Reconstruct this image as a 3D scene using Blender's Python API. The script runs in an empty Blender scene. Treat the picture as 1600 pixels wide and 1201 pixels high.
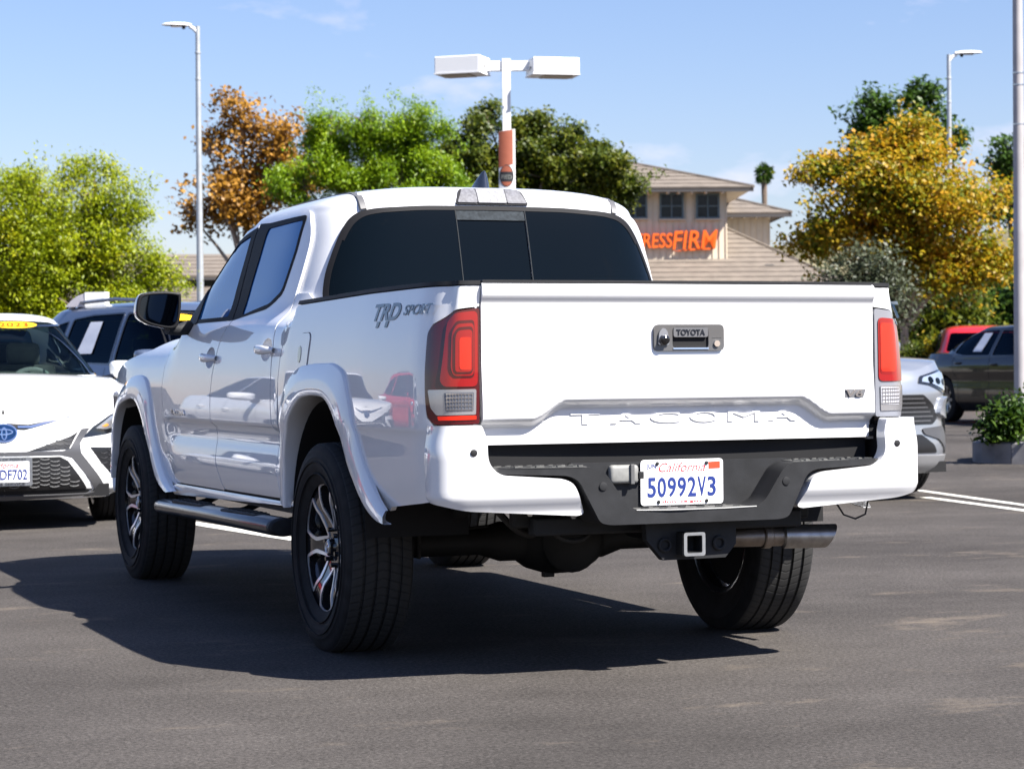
import bpy, bmesh, math, random
import numpy as np
from mathutils import Vector, Matrix, geometry
random.seed(7); RNG = np.random.default_rng(7)
scene = bpy.context.scene
COL = scene.collection
# ------------------------------------------------------------------ camera
CAM = np.array([-3.3333, -8.0394, 1.0255]); YAW = math.radians(21.541); PIT = math.radians(-0.405); ROLL = math.radians(0.519); FPX = 3573.06
def axes():
    s, c = math.sin(YAW), math.cos(YAW); sp, cp = math.sin(PIT), math.cos(PIT)
    R = np.array([c, -s, 0]); D = np.array([s*cp, c*cp, sp]); U = np.array([-s*sp, -c*sp, cp])
    cr, sr = math.cos(ROLL), math.sin(ROLL)
    return R*cr - U*sr, R*sr + U*cr, D
AX, AY, AD = axes()
cam = bpy.data.cameras.new('camera'); camo = bpy.data.objects.new('camera', cam); COL.objects.link(camo)
camo.matrix_world = Matrix(((AX[0], AY[0], -AD[0], CAM[0]), (AX[1], AY[1], -AD[1], CAM[1]), (AX[2], AY[2], -AD[2], CAM[2]), (0, 0, 0, 1)))
cam.sensor_fit = 'HORIZONTAL'; cam.sensor_width = 36; cam.lens = 36*FPX/1600; cam.clip_start = .1; cam.clip_end = 5000
cam.dof.use_dof = True; cam.dof.focus_distance = 8.0; cam.dof.aperture_fstop = 9.0
scene.camera = camo
# ------------------------------------------------------------------ sky and sun
SUN = Vector((.52, -.72, 1.0)).normalized()
elev = math.asin(SUN.z); azim = math.atan2(SUN.x, SUN.y)
world = bpy.data.worlds.new('World'); scene.world = world; world.use_nodes = True
wt = world.node_tree; wt.nodes.clear()
wo = wt.nodes.new('ShaderNodeOutputWorld'); wb = wt.nodes.new('ShaderNodeBackground')
sky = wt.nodes.new('ShaderNodeTexSky'); sky.sky_type = 'NISHITA'; sky.sun_disc = False
sky.sun_elevation = elev; sky.sun_rotation = azim; sky.air_density = 1.2; sky.dust_density = .4; sky.ozone_density = 8.0; sky.altitude = 60
tc = wt.nodes.new('ShaderNodeTexCoord')
mp = wt.nodes.new('ShaderNodeMapping'); mp.inputs['Scale'].default_value = (1.0, 1.0, 2.6); mp.inputs['Location'].default_value = (1.37, .42, .3)
nz = wt.nodes.new('ShaderNodeTexNoise'); nz.inputs['Scale'].default_value = 7.0; nz.inputs['Detail'].default_value = 7; nz.inputs['Roughness'].default_value = .55
rp = wt.nodes.new('ShaderNodeValToRGB'); rp.color_ramp.elements[0].position = .62; rp.color_ramp.elements[1].position = .80
rp.color_ramp.elements[1].color = (.75, .75, .75, 1); rp.color_ramp.elements[0].color = (0, 0, 0, 1)
mx = wt.nodes.new('ShaderNodeMix'); mx.data_type = 'RGBA'; mx.inputs[7].default_value = (7.5, 7.7, 8.2, 1)
L = wt.links.new
L(tc.outputs['Generated'], mp.inputs['Vector']); L(mp.outputs[0], nz.inputs['Vector']); L(nz.outputs['Fac'], rp.inputs[0])
L(rp.outputs[0], mx.inputs[0]); L(sky.outputs[0], mx.inputs[6])
wbal = wt.nodes.new('ShaderNodeMix'); wbal.data_type = 'RGBA'; wbal.blend_type = 'MULTIPLY'; wbal.inputs[0].default_value = 1; wbal.inputs[7].default_value = (1.13, .96, 1.02, 1)   # white balance of the whole sky
L(mx.outputs[2], wbal.inputs[6]); L(wbal.outputs[2], wb.inputs['Color'])
wb.inputs['Strength'].default_value = .060; L(wb.outputs[0], wo.inputs['Surface'])
sl = bpy.data.lights.new('sun', 'SUN'); sl.energy = 5.0; sl.angle = math.radians(.53); sl.color = (1, .955, .89)
slo = bpy.data.objects.new('sun', sl); COL.objects.link(slo); slo.rotation_euler = SUN.to_track_quat('Z', 'Y').to_euler(); slo.location = (5, -8, 12)
scene.view_settings.view_transform = 'Standard'; scene.view_settings.look = 'None'; scene.view_settings.exposure = 1.42; scene.view_settings.gamma = 1
scene.view_settings.use_curve_mapping = False
scene.render.engine = 'CYCLES'
scene.render.resolution_x = 1024; scene.render.resolution_y = 768
# ------------------------------------------------------------------ materials
MATS = {}
def mat(name, col, rough=.5, metal=0., coat=0., coat_rough=.03, spec=.5, noise=0., nscale=20., bump=0., bscale=200., trans=0., ior=1.45, alpha=1.):
    if name in MATS: return MATS[name]
    m = bpy.data.materials.new(name); m.use_nodes = True; nt = m.node_tree; b = nt.nodes['Principled BSDF']
    b.inputs['Base Color'].default_value = (*col, 1); b.inputs['Roughness'].default_value = rough; b.inputs['Metallic'].default_value = metal
    b.inputs['Coat Weight'].default_value = coat; b.inputs['Coat Roughness'].default_value = coat_rough
    b.inputs['Specular IOR Level'].default_value = spec; b.inputs['IOR'].default_value = ior
    b.inputs['Transmission Weight'].default_value = trans; b.inputs['Alpha'].default_value = alpha
    if noise > 0 or bump > 0:
        t = nt.nodes.new('ShaderNodeTexCoord')
        if noise > 0:
            n = nt.nodes.new('ShaderNodeTexNoise'); n.inputs['Scale'].default_value = nscale; n.inputs['Detail'].default_value = 5
            nt.links.new(t.outputs['Object'], n.inputs['Vector'])
            r = nt.nodes.new('ShaderNodeMapRange'); r.inputs[1].default_value = .3; r.inputs[2].default_value = .7; r.inputs[3].default_value = 1-noise; r.inputs[4].default_value = 1+noise
            nt.links.new(n.outputs['Fac'], r.inputs[0])
            mm = nt.nodes.new('ShaderNodeMix'); mm.data_type = 'RGBA'; mm.blend_type = 'MULTIPLY'; mm.inputs[0].default_value = 1; mm.inputs[6].default_value = (*col, 1)
            nt.links.new(r.outputs[0], mm.inputs[7]); nt.links.new(mm.outputs[2], b.inputs['Base Color'])
        if bump > 0:
            n2 = nt.nodes.new('ShaderNodeTexNoise'); n2.inputs['Scale'].default_value = bscale; n2.inputs['Detail'].default_value = 3
            nt.links.new(t.outputs['Object'], n2.inputs['Vector'])
            bp = nt.nodes.new('ShaderNodeBump'); bp.inputs['Strength'].default_value = bump; bp.inputs['Distance'].default_value = .002
            nt.links.new(n2.outputs['Fac'], bp.inputs['Height']); nt.links.new(bp.outputs[0], b.inputs['Normal'])
    MATS[name] = m; return m
WHITE = mat('white paint', (.72, .72, .725), .45, coat=1, coat_rough=.012, noise=.012, nscale=3)
WHITE.node_tree.nodes['Principled BSDF'].inputs['Coat IOR'].default_value = 1.8
CREAM = mat('pearl white paint', (.78, .78, .77), .45, coat=1, coat_rough=.02)
BLKP = mat('black textured plastic', (.016, .0165, .018), .62, bump=.25, bscale=500, noise=.15, nscale=12, spec=.35)
GREYP = mat('grey weathered plastic', (.016, .0166, .0185), .66, bump=.35, bscale=420, noise=.3, nscale=14, spec=.35)
PAD = mat('step pad plastic', (.085, .085, .082), .75, bump=.4, bscale=300, noise=.3, nscale=25)
GLOSSB = mat('gloss black', (.008, .008, .009), .12, coat=1)
GAP = mat('dark cavity', (.006, .006, .007), .85)
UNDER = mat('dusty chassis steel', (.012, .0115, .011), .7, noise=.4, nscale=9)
RUST = mat('heat browned steel', (.20, .165, .135), .42, metal=.8, noise=.3, nscale=20)
GLASSD = mat('privacy glass', (.002, .004, .006), .02, spec=.14, ior=1.5)
GLASSS = mat('side glass', (.001, .10, .32), .012, spec=.5, ior=1.5)  # blue of the reflected sky is put into the base colour
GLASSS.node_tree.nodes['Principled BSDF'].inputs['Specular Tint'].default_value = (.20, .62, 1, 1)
RUBBER = mat('tyre rubber', (.012, .012, .013), .75, noise=.35, nscale=18, bump=.25, bscale=150, spec=.25)
RUBBERG = mat('gasket rubber', (.014, .014, .016), .55, spec=.08)
ALLOY = mat('machined alloy', (.80, .80, .80), .30, metal=.65)
DALLOY = mat('dark gloss alloy', (.018, .018, .02), .16, coat=1)
CHROME = mat('chrome', (.75, .75, .77), .08, metal=1.)
STEEL = mat('zinc steel', (.62, .62, .6), .35, metal=1., noise=.15, nscale=40)
SILVER = mat('silver paint', (.30, .32, .355), .32, metal=.55, coat=1)
REDL = mat('red lens', (.27, .003, .005), .12, coat=1, coat_rough=.01, spec=.5)
REDD = mat('dark red lens', (.065, .002, .005), .10, coat=1, coat_rough=.01, spec=.5)
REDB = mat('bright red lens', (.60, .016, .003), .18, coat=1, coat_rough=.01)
CLEAR = mat('clear reflector lens', (.42, .42, .44), .16, metal=.7, coat=1)
MIRROR = mat('mirror glass', (.035, .045, .06), .03, metal=1.)
INK = mat('navy ink', (.012, .03, .18), .5)
INKR = mat('red ink', (.62, .02, .03), .5)
INKB = mat('dark ink', (.01, .012, .018), .45)
DECAL = mat('slate decal', (.02, .06, .11), .35, coat=.6)
PLATE = mat('plate white', (.80, .80, .80), .4)
YELLOW = mat('yellow vinyl', (.85, .50, .01), .5)
PAPER = mat('paper', (.78, .79, .82), .7, noise=.06, nscale=60)
# ------------------------------------------------------------------ mesh helpers
def tag(o, label=None, cat=None, group=None, kind=None):
    if label: o['label'] = label
    if cat: o['category'] = cat
    if group: o['group'] = group
    if kind: o['kind'] = kind
    return o
def empty(name, loc=(0, 0, 0), rz=0., label=None, cat=None, group=None):
    o = bpy.data.objects.new(name, None); COL.objects.link(o); o.location = loc; o.rotation_euler = (0, 0, rz); o.empty_display_size = .2
    return tag(o, label, cat, group)
def add(name, me, m, parent=None, label=None):
    if m is not None and not me.materials: me.materials.append(m)
    o = bpy.data.objects.new(name, me); COL.objects.link(o)
    if parent is not None: o.parent = parent
    if label: o['label'] = label
    return o
def mk(name, V, Fc, m, parent=None, smooth=False, normals=None, label=None, kind=None):
    me = bpy.data.meshes.new(name); me.from_pydata([tuple(map(float, v)) for v in V], [], [tuple(map(int, f)) for f in Fc]); me.update()
    if smooth: me.shade_smooth()
    if normals is not None:
        me.shade_smooth(); me.normals_split_custom_set_from_vertices([tuple(map(float, n)) for n in normals])
    o = add(name, me, m, parent, label)
    if kind: o['kind'] = kind
    return o
def bmo(name, bm, m, parent=None, smooth=False, bevel=0., seg=2, label=None, angle=.6):
    if bevel > 0:
        es = [e for e in bm.edges if len(e.link_faces) == 2 and e.calc_face_angle(0) > angle]
        if es: bmesh.ops.bevel(bm, geom=es, offset=bevel, segments=seg, profile=.5, affect='EDGES', clamp_overlap=True)
    bmesh.ops.recalc_face_normals(bm, faces=bm.faces)
    me = bpy.data.meshes.new(name); bm.to_mesh(me); bm.free()
    if smooth: me.shade_smooth(); me.set_sharp_from_angle(angle=.7)
    return add(name, me, m, parent, label)
def box_bm(c, s, rz=0., bm=None, M=None):
    bm = bm or bmesh.new(); r = bmesh.ops.create_cube(bm, size=1.)
    T = Matrix.Translation(c) @ Matrix.Rotation(rz, 4, 'Z') @ Matrix.Diagonal((*s, 1))
    if M: T = M @ T
    bmesh.ops.transform(bm, matrix=T, verts=r['verts']); return bm
def box(name, c, s, m, parent=None, rz=0., bevel=0., seg=2, label=None, smooth=False):
    return bmo(name, box_bm(c, s, rz), m, parent, bevel=bevel, seg=seg, label=label, smooth=smooth)
def prism_bm(pts, fn, d0, d1, bm=None):
    """pts 2D outline; fn(u,v,d)->xyz"""
    bm = bm or bmesh.new()
    a = [bm.verts.new(fn(u, v, d0)) for u, v in pts]; b = [bm.verts.new(fn(u, v, d1)) for u, v in pts]; n = len(pts)
    bm.faces.new(a); bm.faces.new(b[::-1])
    for i in range(n): bm.faces.new((a[i], b[i], b[(i+1) % n], a[(i+1) % n]))
    return bm
def tube_bm(path, rad, n=12, bm=None, cap=True):
    bm = bm or bmesh.new(); P = [Vector(p) for p in path]; rad = rad if hasattr(rad, '__len__') else [rad]*len(P)
    rings = []; up = None
    for i, p in enumerate(P):
        t = (P[min(i+1, len(P)-1)] - P[max(i-1, 0)]).normalized()
        if up is None:
            up = Vector((0, 0, 1)) if abs(t.z) < .9 else Vector((1, 0, 0))
        x = t.cross(up).normalized(); y = x.cross(t).normalized(); up = y
        rings.append([bm.verts.new(p + (x*math.cos(a) + y*math.sin(a))*rad[i]) for a in [2*math.pi*k/n for k in range(n)]])
    for i in range(len(P)-1):
        for k in range(n): bm.faces.new((rings[i][k], rings[i][(k+1) % n], rings[i+1][(k+1) % n], rings[i+1][k]))
    if cap: bm.faces.new(rings[0][::-1]); bm.faces.new(rings[-1])
    return bm
def tube(name, path, rad, m, parent=None, n=12, label=None): return bmo(name, tube_bm(path, rad, n), m, parent, smooth=True, label=label)
def lathe(name, prof, M, m, parent=None, n=64, closed=False, smooth=True, label=None):
    """prof: (r, h) about local z; M 4x4 Matrix"""
    V = []; Fc = []; k = len(prof)
    for i in range(n):
        a = 2*math.pi*i/n; c, s = math.cos(a), math.sin(a)
        for r, h in prof: V.append(M @ Vector((r*c, r*s, h)))
    for i in range(n):
        j = (i+1) % n
        for q in range(k if closed else k-1):
            q2 = (q+1) % k; Fc.append((i*k+q, j*k+q, j*k+q2, i*k+q2))
    me = bpy.data.meshes.new(name); me.from_pydata([tuple(v) for v in V], [], Fc); me.update()
    if smooth: me.shade_smooth(); me.set_sharp_from_angle(angle=.6)
    return add(name, me, m, parent, label)
def pch(xs, ys):
    x = np.array(xs, float); y = np.array(ys, float); h = np.diff(x); d = np.diff(y)/h; m = np.zeros(len(x))
    for i in range(1, len(x)-1):
        if d[i-1]*d[i] > 0: w1 = 2*h[i]+h[i-1]; w2 = h[i]+2*h[i-1]; m[i] = (w1+w2)/(w1/d[i-1]+w2/d[i])
    m[0] = d[0]; m[-1] = d[-1]
    def f(q):
        q = np.clip(np.asarray(q, float), x[0], x[-1]); i = np.clip(np.searchsorted(x, q, 'right')-1, 0, len(x)-2); t = (q-x[i])/h[i]
        return (1+2*t)*(1-t)**2*y[i] + t*(1-t)**2*h[i]*m[i] + t*t*(3-2*t)*y[i+1] + t*t*(t-1)*h[i]*m[i+1]
    return f
def sst(a, b, x):
    t = np.clip((np.asarray(x, float)-a)/(b-a), 0, 1); return t*t*(3-2*t)
def catmull(P, n, closed=False):
    P = np.array(P, float); N = len(P); out = []
    segs = N if closed else N-1
    for i in range(segs):
        p0 = P[(i-1) % N] if closed or i > 0 else 2*P[0]-P[1]; p1 = P[i]; p2 = P[(i+1) % N]; p3 = P[(i+2) % N] if closed or i+2 < N else 2*P[-1]-P[-2]
        for t in np.linspace(0, 1, n, endpoint=False):
            out.append(.5*((2*p1)+(-p0+p2)*t+(2*p0-5*p1+4*p2-p3)*t*t+(-p0+3*p1-3*p2+p3)*t**3))
    if not closed: out.append(P[-1])
    return np.array(out)
def resamp(P, n):
    P = np.array(P, float); d = np.r_[0, np.cumsum(np.linalg.norm(np.diff(P, axis=0), axis=1))]
    q = np.linspace(0, d[-1], n); return np.stack([np.interp(q, d, P[:, k]) for k in range(P.shape[1])], -1)
def rounded(P, r, n=5):
    """round the corners of a closed polygon; r scalar or per-vertex list"""
    P = [np.array(p, float) for p in P]; N = len(P); out = []
    for i in range(N):
        rr = r[i] if hasattr(r, '__len__') else r
        a, b, c = P[i-1], P[i], P[(i+1) % N]; u = a-b; v = c-b; lu, lv = np.linalg.norm(u), np.linalg.norm(v); k = min(rr, .48*lu, .48*lv)
        if k <= 1e-6: out.append(b); continue
        p, q = b+u/lu*k, b+v/lv*k
        for t in np.linspace(0, 1, n): out.append((1-t)**2*p+2*t*(1-t)*b+t*t*q)
    return np.array(out)
def inpoly(P, pts):
    x, y = pts[:, 0], pts[:, 1]; c = np.zeros(len(pts), bool); n = len(P); j = n-1
    for i in range(n):
        xi, yi = P[i]; xj, yj = P[j]
        if yi != yj: c ^= ((yi > y) != (yj > y)) & (x < (xj-xi)*(y-yi)/(yj-yi)+xi)
        j = i
    return c
def segdist(P, pts):
    best = np.full(len(pts), 1e9)
    for i in range(len(P)):
        a = P[i]; b = P[(i+1) % len(P)]; ab = b-a; L2 = ab@ab
        if L2 < 1e-14: continue
        t = np.clip(((pts-a)@ab)/L2, 0, 1); best = np.minimum(best, np.linalg.norm(pts-(a+t[:, None]*ab), axis=1))
    return best
def dens(P, st):
    P = np.array(P, float); out = []
    for i in range(len(P)):
        a = P[i]; b = P[(i+1) % len(P)]; d = np.linalg.norm(b-a)
        if d < 1e-6: continue
        k = max(1, int(math.ceil(d/st)))
        for t in range(k): out.append(a+(b-a)*t/k)
    return np.array(out)
def panel(name, outline, F, m, parent=None, holes=(), st=.03, us=(), vs=(), lip=.012, off=0., sgn=1, label=None, nolip=None):
    loops = [dens(outline, st)] + [dens(h, st) for h in holes]
    lo = loops[0].min(0); hi = loops[0].max(0)
    gu = np.arange(lo[0]+st/2, hi[0], st); gv = np.arange(lo[1]+st/2, hi[1], st)
    if len(us): gu = np.unique(np.round(np.r_[[g for g in gu if min(abs(g-q) for q in us) > st*.3], us], 5))
    if len(vs): gv = np.unique(np.round(np.r_[[g for g in gv if min(abs(g-q) for q in vs) > st*.3], vs], 5))
    g = np.array(np.meshgrid(gu, gv)).reshape(2, -1).T
    if len(g):
        ok = inpoly(loops[0], g)
        for h in loops[1:]: ok &= ~inpoly(h, g)
        g = g[ok]
        for l in loops: g = g[segdist(l, g) > st*.35] if len(g) else g
    pts = np.concatenate(loops+([g] if len(g) else [])); edges = []; b = 0
    for l in loops: edges += [(b+i, b+(i+1) % len(l)) for i in range(len(l))]; b += len(l)
    r = geometry.delaunay_2d_cdt([Vector(p) for p in pts], edges, [], 0, 1e-7)
    V2 = np.array([tuple(v) for v in r[0]]); T = np.array([f for f in r[2] if len(f) == 3])
    c = V2[T].mean(1); ok = inpoly(loops[0], c)
    for h in loops[1:]: ok &= ~inpoly(h, c)
    T = T[ok]
    e = 1e-4; u, v = V2[:, 0], V2[:, 1]
    P = F(u, v); n = np.cross(F(u+e, v)-F(u-e, v), F(u, v+e)-F(u, v-e))*sgn; n /= np.maximum(np.linalg.norm(n, axis=1), 1e-12)[:, None]
    P = P+n*off
    tn = np.cross(P[T[:, 1]]-P[T[:, 0]], P[T[:, 2]]-P[T[:, 0]]); fl = (tn*n[T].mean(1)).sum(1) < 0; T[fl] = T[fl][:, ::-1]
    V = [P]; N = [n]; Fc = [tuple(t) for t in T]
    if lip:
        cnt = {}
        for t in T:
            for a, b2 in ((t[0], t[1]), (t[1], t[2]), (t[2], t[0])):
                if (b2, a) in cnt: del cnt[(b2, a)]
                else: cnt[(a, b2)] = 1
        E = np.array(list(cnt.keys()))
        if nolip is not None and len(E): E = E[~(nolip(P[E[:, 0]]) & nolip(P[E[:, 1]]))]
        if len(E):
            base = len(P); A, B = E[:, 0], E[:, 1]
            d = P[B]-P[A]; o = np.cross(d, n[A]+n[B]); o /= np.maximum(np.linalg.norm(o, axis=1), 1e-12)[:, None]
            k = len(E); V += [P[A], P[B], P[B]-n[B]*lip, P[A]-n[A]*lip]; N += [o, o, o, o]
            i = np.arange(k); Fc += [tuple(q) for q in np.stack([base+i, base+3*k+i, base+2*k+i, base+k+i], 1)]
    return mk(name, np.concatenate(V), Fc, m, parent, normals=np.concatenate(N), label=label)
def loft(name, secs, m, parent=None, closed_u=False, smooth=True, label=None, ang=.9):
    """secs: list of equal-length point rows"""
    S = np.array(secs, float); a, b = S.shape[:2]; Fc = []
    for i in range(a-1):
        for j in range(b if closed_u else b-1): Fc.append((i*b+j, i*b+(j+1) % b, (i+1)*b+(j+1) % b, (i+1)*b+j))
    me = bpy.data.meshes.new(name); me.from_pydata([tuple(p) for p in S.reshape(-1, 3)], [], Fc); me.update()
    bm = bmesh.new(); bm.from_mesh(me); bmesh.ops.remove_doubles(bm, verts=bm.verts, dist=1e-5); bmesh.ops.recalc_face_normals(bm, faces=bm.faces); bm.to_mesh(me); bm.free()
    if smooth: me.shade_smooth(); me.set_sharp_from_angle(angle=ang)
    return add(name, me, m, parent, label)
_txt = {}
def text(name, s, M, w, h, m, parent=None, depth=.002, shear=0., bold=0., label=None, res=4, mapf=None):
    """text mesh scaled to width w and height h, lower-left at origin of M, facing M's +z"""
    cu = bpy.data.curves.new(name, 'FONT'); cu.body = s; cu.size = 1.; cu.shear = shear; cu.offset = bold; cu.extrude = .001; cu.resolution_u = res
    o = bpy.data.objects.new('tmp_text', cu); COL.objects.link(o); bpy.context.view_layer.update()
    me = bpy.data.meshes.new_from_object(o.evaluated_get(bpy.context.evaluated_depsgraph_get())); bpy.data.objects.remove(o); bpy.data.curves.remove(cu)
    n = len(me.vertices); a = np.zeros(n*3); me.vertices.foreach_get('co', a); a = a.reshape(-1, 3); lo = a.min(0); hi = a.max(0)
    a = (a-lo)/(hi-lo+1e-9)*np.array([w, h, depth])
    if mapf: a = mapf(a[:, 0], a[:, 1], a[:, 2])
    else: Mn = np.array(M); a = a@Mn[:3, :3].T+Mn[:3, 3]
    me.vertices.foreach_set('co', a.ravel()); me.update(); me.name = name
    me.materials.clear()
    return add(name, me, m, parent, label)
def frame(o, x, y):
    x = Vector(x).normalized(); y = Vector(y); y = (y-x*y.dot(x)).normalized(); z = x.cross(y)
    return Matrix(((x[0], y[0], z[0], o[0]), (x[1], y[1], z[1], o[1]), (x[2], y[2], z[2], o[2]), (0, 0, 0, 1)))
def copy_tree(o, parent=None):
    c = o.copy(); COL.objects.link(c); c.parent = parent
    for ch in list(o.children): copy_tree(ch, c)
    return c
def pix(u, v, dist):
    """a point seen at photo pixel (u,v), dist metres deep"""
    r = (u-800)/FPX; w = -(v-600.5)/FPX
    return CAM + (AD + AX*r + AY*w)*dist
def ground_pt(u, v, z=0.):
    d = pix(u, v, 1.)-CAM; return CAM+d*(z-CAM[2])/d[2]
# ------------------------------------------------------------------ ground
def gz(x, y):
    d = (np.asarray(x)-CAM[0])*AD[0]+(np.asarray(y)-CAM[1])*AD[1]
    return .16*sst(18, 36, d)+.006*np.maximum(0, d-36)
def make_ground():
    m = bpy.data.materials.new('asphalt'); m.use_nodes = True; nt = m.node_tree; b = nt.nodes['Principled BSDF']; Lk = nt.links.new
    t = nt.nodes.new('ShaderNodeTexCoord')
    def noise(sc, det, rough=.6, scale=(1, 1, 1)):
        mp = nt.nodes.new('ShaderNodeMapping'); mp.inputs['Scale'].default_value = scale; Lk(t.outputs['Object'], mp.inputs[0])
        n = nt.nodes.new('ShaderNodeTexNoise'); n.inputs['Scale'].default_value = sc; n.inputs['Detail'].default_value = det; n.inputs['Roughness'].default_value = rough
        Lk(mp.outputs[0], n.inputs['Vector']); return n.outputs['Fac']
    def rng(s, a, b_, c, d):
        r = nt.nodes.new('ShaderNodeMapRange'); r.inputs[1].default_value = a; r.inputs[2].default_value = b_; r.inputs[3].default_value = c; r.inputs[4].default_value = d; Lk(s, r.inputs[0]); return r.outputs[0]
    def mulf(a, b_):
        q = nt.nodes.new('ShaderNodeMath'); q.operation = 'MULTIPLY'; Lk(a, q.inputs[0]); Lk(b_, q.inputs[1]); return q.outputs[0]
    big = rng(noise(.35, 5, .62, (1, 1.5, 1)), .35, .68, .74, 1.22)
    mid = rng(noise(2.2, 6, .7, (.9, 1.4, 1)), .3, .7, .86, 1.14)
    fine = rng(noise(85, 5, .85), .30, .70, .45, 1.55)
    sp = nt.nodes.new('ShaderNodeTexVoronoi'); sp.inputs['Scale'].default_value = 38; Lk(t.outputs['Object'], sp.inputs['Vector'])
    spk = rng(sp.outputs['Distance'], .0, .16, 2.1, 1.)
    grit = rng(noise(60, 4, .85), .34, .66, .52, 1.48)
    v = mulf(mulf(mulf(mulf(big, mid), fine), spk), grit)
    mx = nt.nodes.new('ShaderNodeMix'); mx.data_type = 'RGBA'; mx.blend_type = 'MULTIPLY'; mx.inputs[0].default_value = 1; mx.inputs[6].default_value = (.067, .0605, .0560, 1); Lk(v, mx.inputs[7])
    # pale sandy stains with their own shapes
    st = rng(noise(.9, 6, .75, (1, 2.0, 1)), .57, .70, 0., .75)
    m2 = nt.nodes.new('ShaderNodeMix'); m2.data_type = 'RGBA'; m2.inputs[7].default_value = (.155, .128, .102, 1); Lk(mx.outputs[2], m2.inputs[6]); Lk(mulf(st, fine), m2.inputs[0])
    # oil drips
    oil = rng(noise(1.7, 3, .5), .70, .78, 0., .55)
    m3 = nt.nodes.new('ShaderNodeMix'); m3.data_type = 'RGBA'; m3.inputs[7].default_value = (.022, .022, .022, 1); Lk(m2.outputs[2], m3.inputs[6]); Lk(oil, m3.inputs[0])
    Lk(m3.outputs[2], b.inputs['Base Color'])
    b.inputs['Roughness'].default_value = .82; b.inputs['Specular IOR Level'].default_value = .08
    bp = nt.nodes.new('ShaderNodeBump'); bp.inputs['Strength'].default_value = .5; bp.inputs['Distance'].default_value = .006
    hsum = nt.nodes.new('ShaderNodeMath'); Lk(noise(170, 3, .7), hsum.inputs[0]); Lk(noise(6, 4, .6), hsum.inputs[1])
    Lk(hsum.outputs[0], bp.inputs['Height']); Lk(bp.outputs[0], b.inputs['Normal'])
    xs = np.r_[-1500, -600, -250, -120, np.arange(-60, 62, 2.), 90, 150, 300, 700, 1500]; ys = np.r_[-600, -150, -60, np.arange(-20, 122, 2.), 160, 250, 450, 900, 2200]
    X, Y = np.meshgrid(xs, ys); Z = gz(X, Y)-.006*np.maximum(0, ((X-CAM[0])*AD[0]+(Y-CAM[1])*AD[1])-200)
    n = len(xs); Fc = [(j*n+i, j*n+i+1, (j+1)*n+i+1, (j+1)*n+i) for j in range(len(ys)-1) for i in range(n-1)]
    o = mk('parking_lot', np.stack([X, Y, Z], -1).reshape(-1, 3), Fc, m, smooth=True); tag(o, 'worn grey asphalt of the car park', kind='structure')
make_ground()
LINE = mat('worn line paint', (.62, .60, .54), .7, noise=.25, nscale=8)
def stripe(a, b, w):
    a = np.array(a[:2]); b = np.array(b[:2]); d = b-a; L_ = np.linalg.norm(d); d /= L_; n = np.array([-d[1], d[0]]); k = max(2, int(L_/.5)); V = []; Fc = []
    for i in range(k+1):
        p = a+d*L_*i/k; jit = RNG.normal(0, .004, 2)
        for s, j in ((-1, jit[0]), (1, jit[1])): q = p+n*s*(w/2+j); V.append((*q, gz(*q)+.004))
    for i in range(k): Fc.append((2*i, 2*i+1, 2*i+3, 2*i+2))
    o = mk('parking_line', V, Fc, LINE); tag(o, kind='structure'); return o
# ------------------------------------------------------------------ pickup truck
T = empty('pickup_truck', (0, 0, 0), 0, 'white crew cab pickup truck seen from behind with red tail lights and dark step bumper', 'truck')
bed_prof = pch([.50, .55, .62, .72, .80, .835, .9, 1.0, 1.1, 1.2, 1.27, 1.32], [.885, .89, .902, .912, .917, .924, .925, .921, .912, .898, .885, .875])
door_prof = pch([.44, .51, .56, .63, .69, .745, .785, .803, .82, .9, 1.0, 1.1, 1.18, 1.22, 1.27, 1.32], [.878, .895, .907, .913, .905, .893, .896, .917, .923, .921, .915, .902, .885, .868, .842, .825])
fen_prof = pch([.44, .6, .8, .95, 1.03, 1.09, 1.13, 1.17, 1.20, 1.23], [.885, .90, .915, .918, .908, .89, .865, .82, .74, .60])
CZ = [1.12, 1.20, 1.27, 1.30, 1.39, 1.50, 1.63, 1.675, 1.70, 1.722, 1.742, 1.757, 1.769, 1.778, 1.783]
cab_w = pch(CZ, [.862, .852, .838, .827, .803, .772, .733, .706, .672, .62, .54, .43, .30, .15, .02])
cab_r = pch(CZ, [.44, .452, .465, .472, .497, .528, .570, .588, .598, .610, .628, .665, .76, .95, 1.15])
cab_f = pch(CZ, [2.90, 2.80, 2.70, 2.64, 2.46, 2.24, 1.96, 1.86, 1.80, 1.74, 1.67, 1.57, 1.45, 1.3, 1.17])
NN = 5.5
def cab_x(y, z):
    a = (cab_f(z)-cab_r(z))/2; c = (cab_f(z)+cab_r(z))/2
    return cab_w(z)*np.maximum(1-np.abs((y-c)/a)**NN, 1e-4)**(1/NN)
def cab_yr(x, z):
    a = (cab_f(z)-cab_r(z))/2; c = (cab_f(z)+cab_r(z))/2
    return c-a*np.maximum(1-np.abs(x/cab_w(z))**NN, 1e-4)**(1/NN)
def side_x(y, z):
    y = np.asarray(y, float); z = np.asarray(z, float)
    wb = 1-sst(.42, .62, y); wf = sst(2.28, 2.62, y)
    low = bed_prof(z)*wb+door_prof(z)*(1-wb)*(1-wf)+fen_prof(z)*wf
    low = low-.028*np.clip((-y-.45)/.65, 0, 1.3)**1.6-.10*np.clip((y-3.2)/.9, 0, 1.5)**2
    k = sst(1.20, 1.285, z)*sst(.40, .62, y)*(1-wf)
    return low*(1-k)+(cab_x(y, z)+.004)*k
def SL(y, z): return np.stack([-side_x(y, z), y, z], -1)
def SR(y, z): return np.stack([side_x(y, z), y, z], -1)
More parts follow.
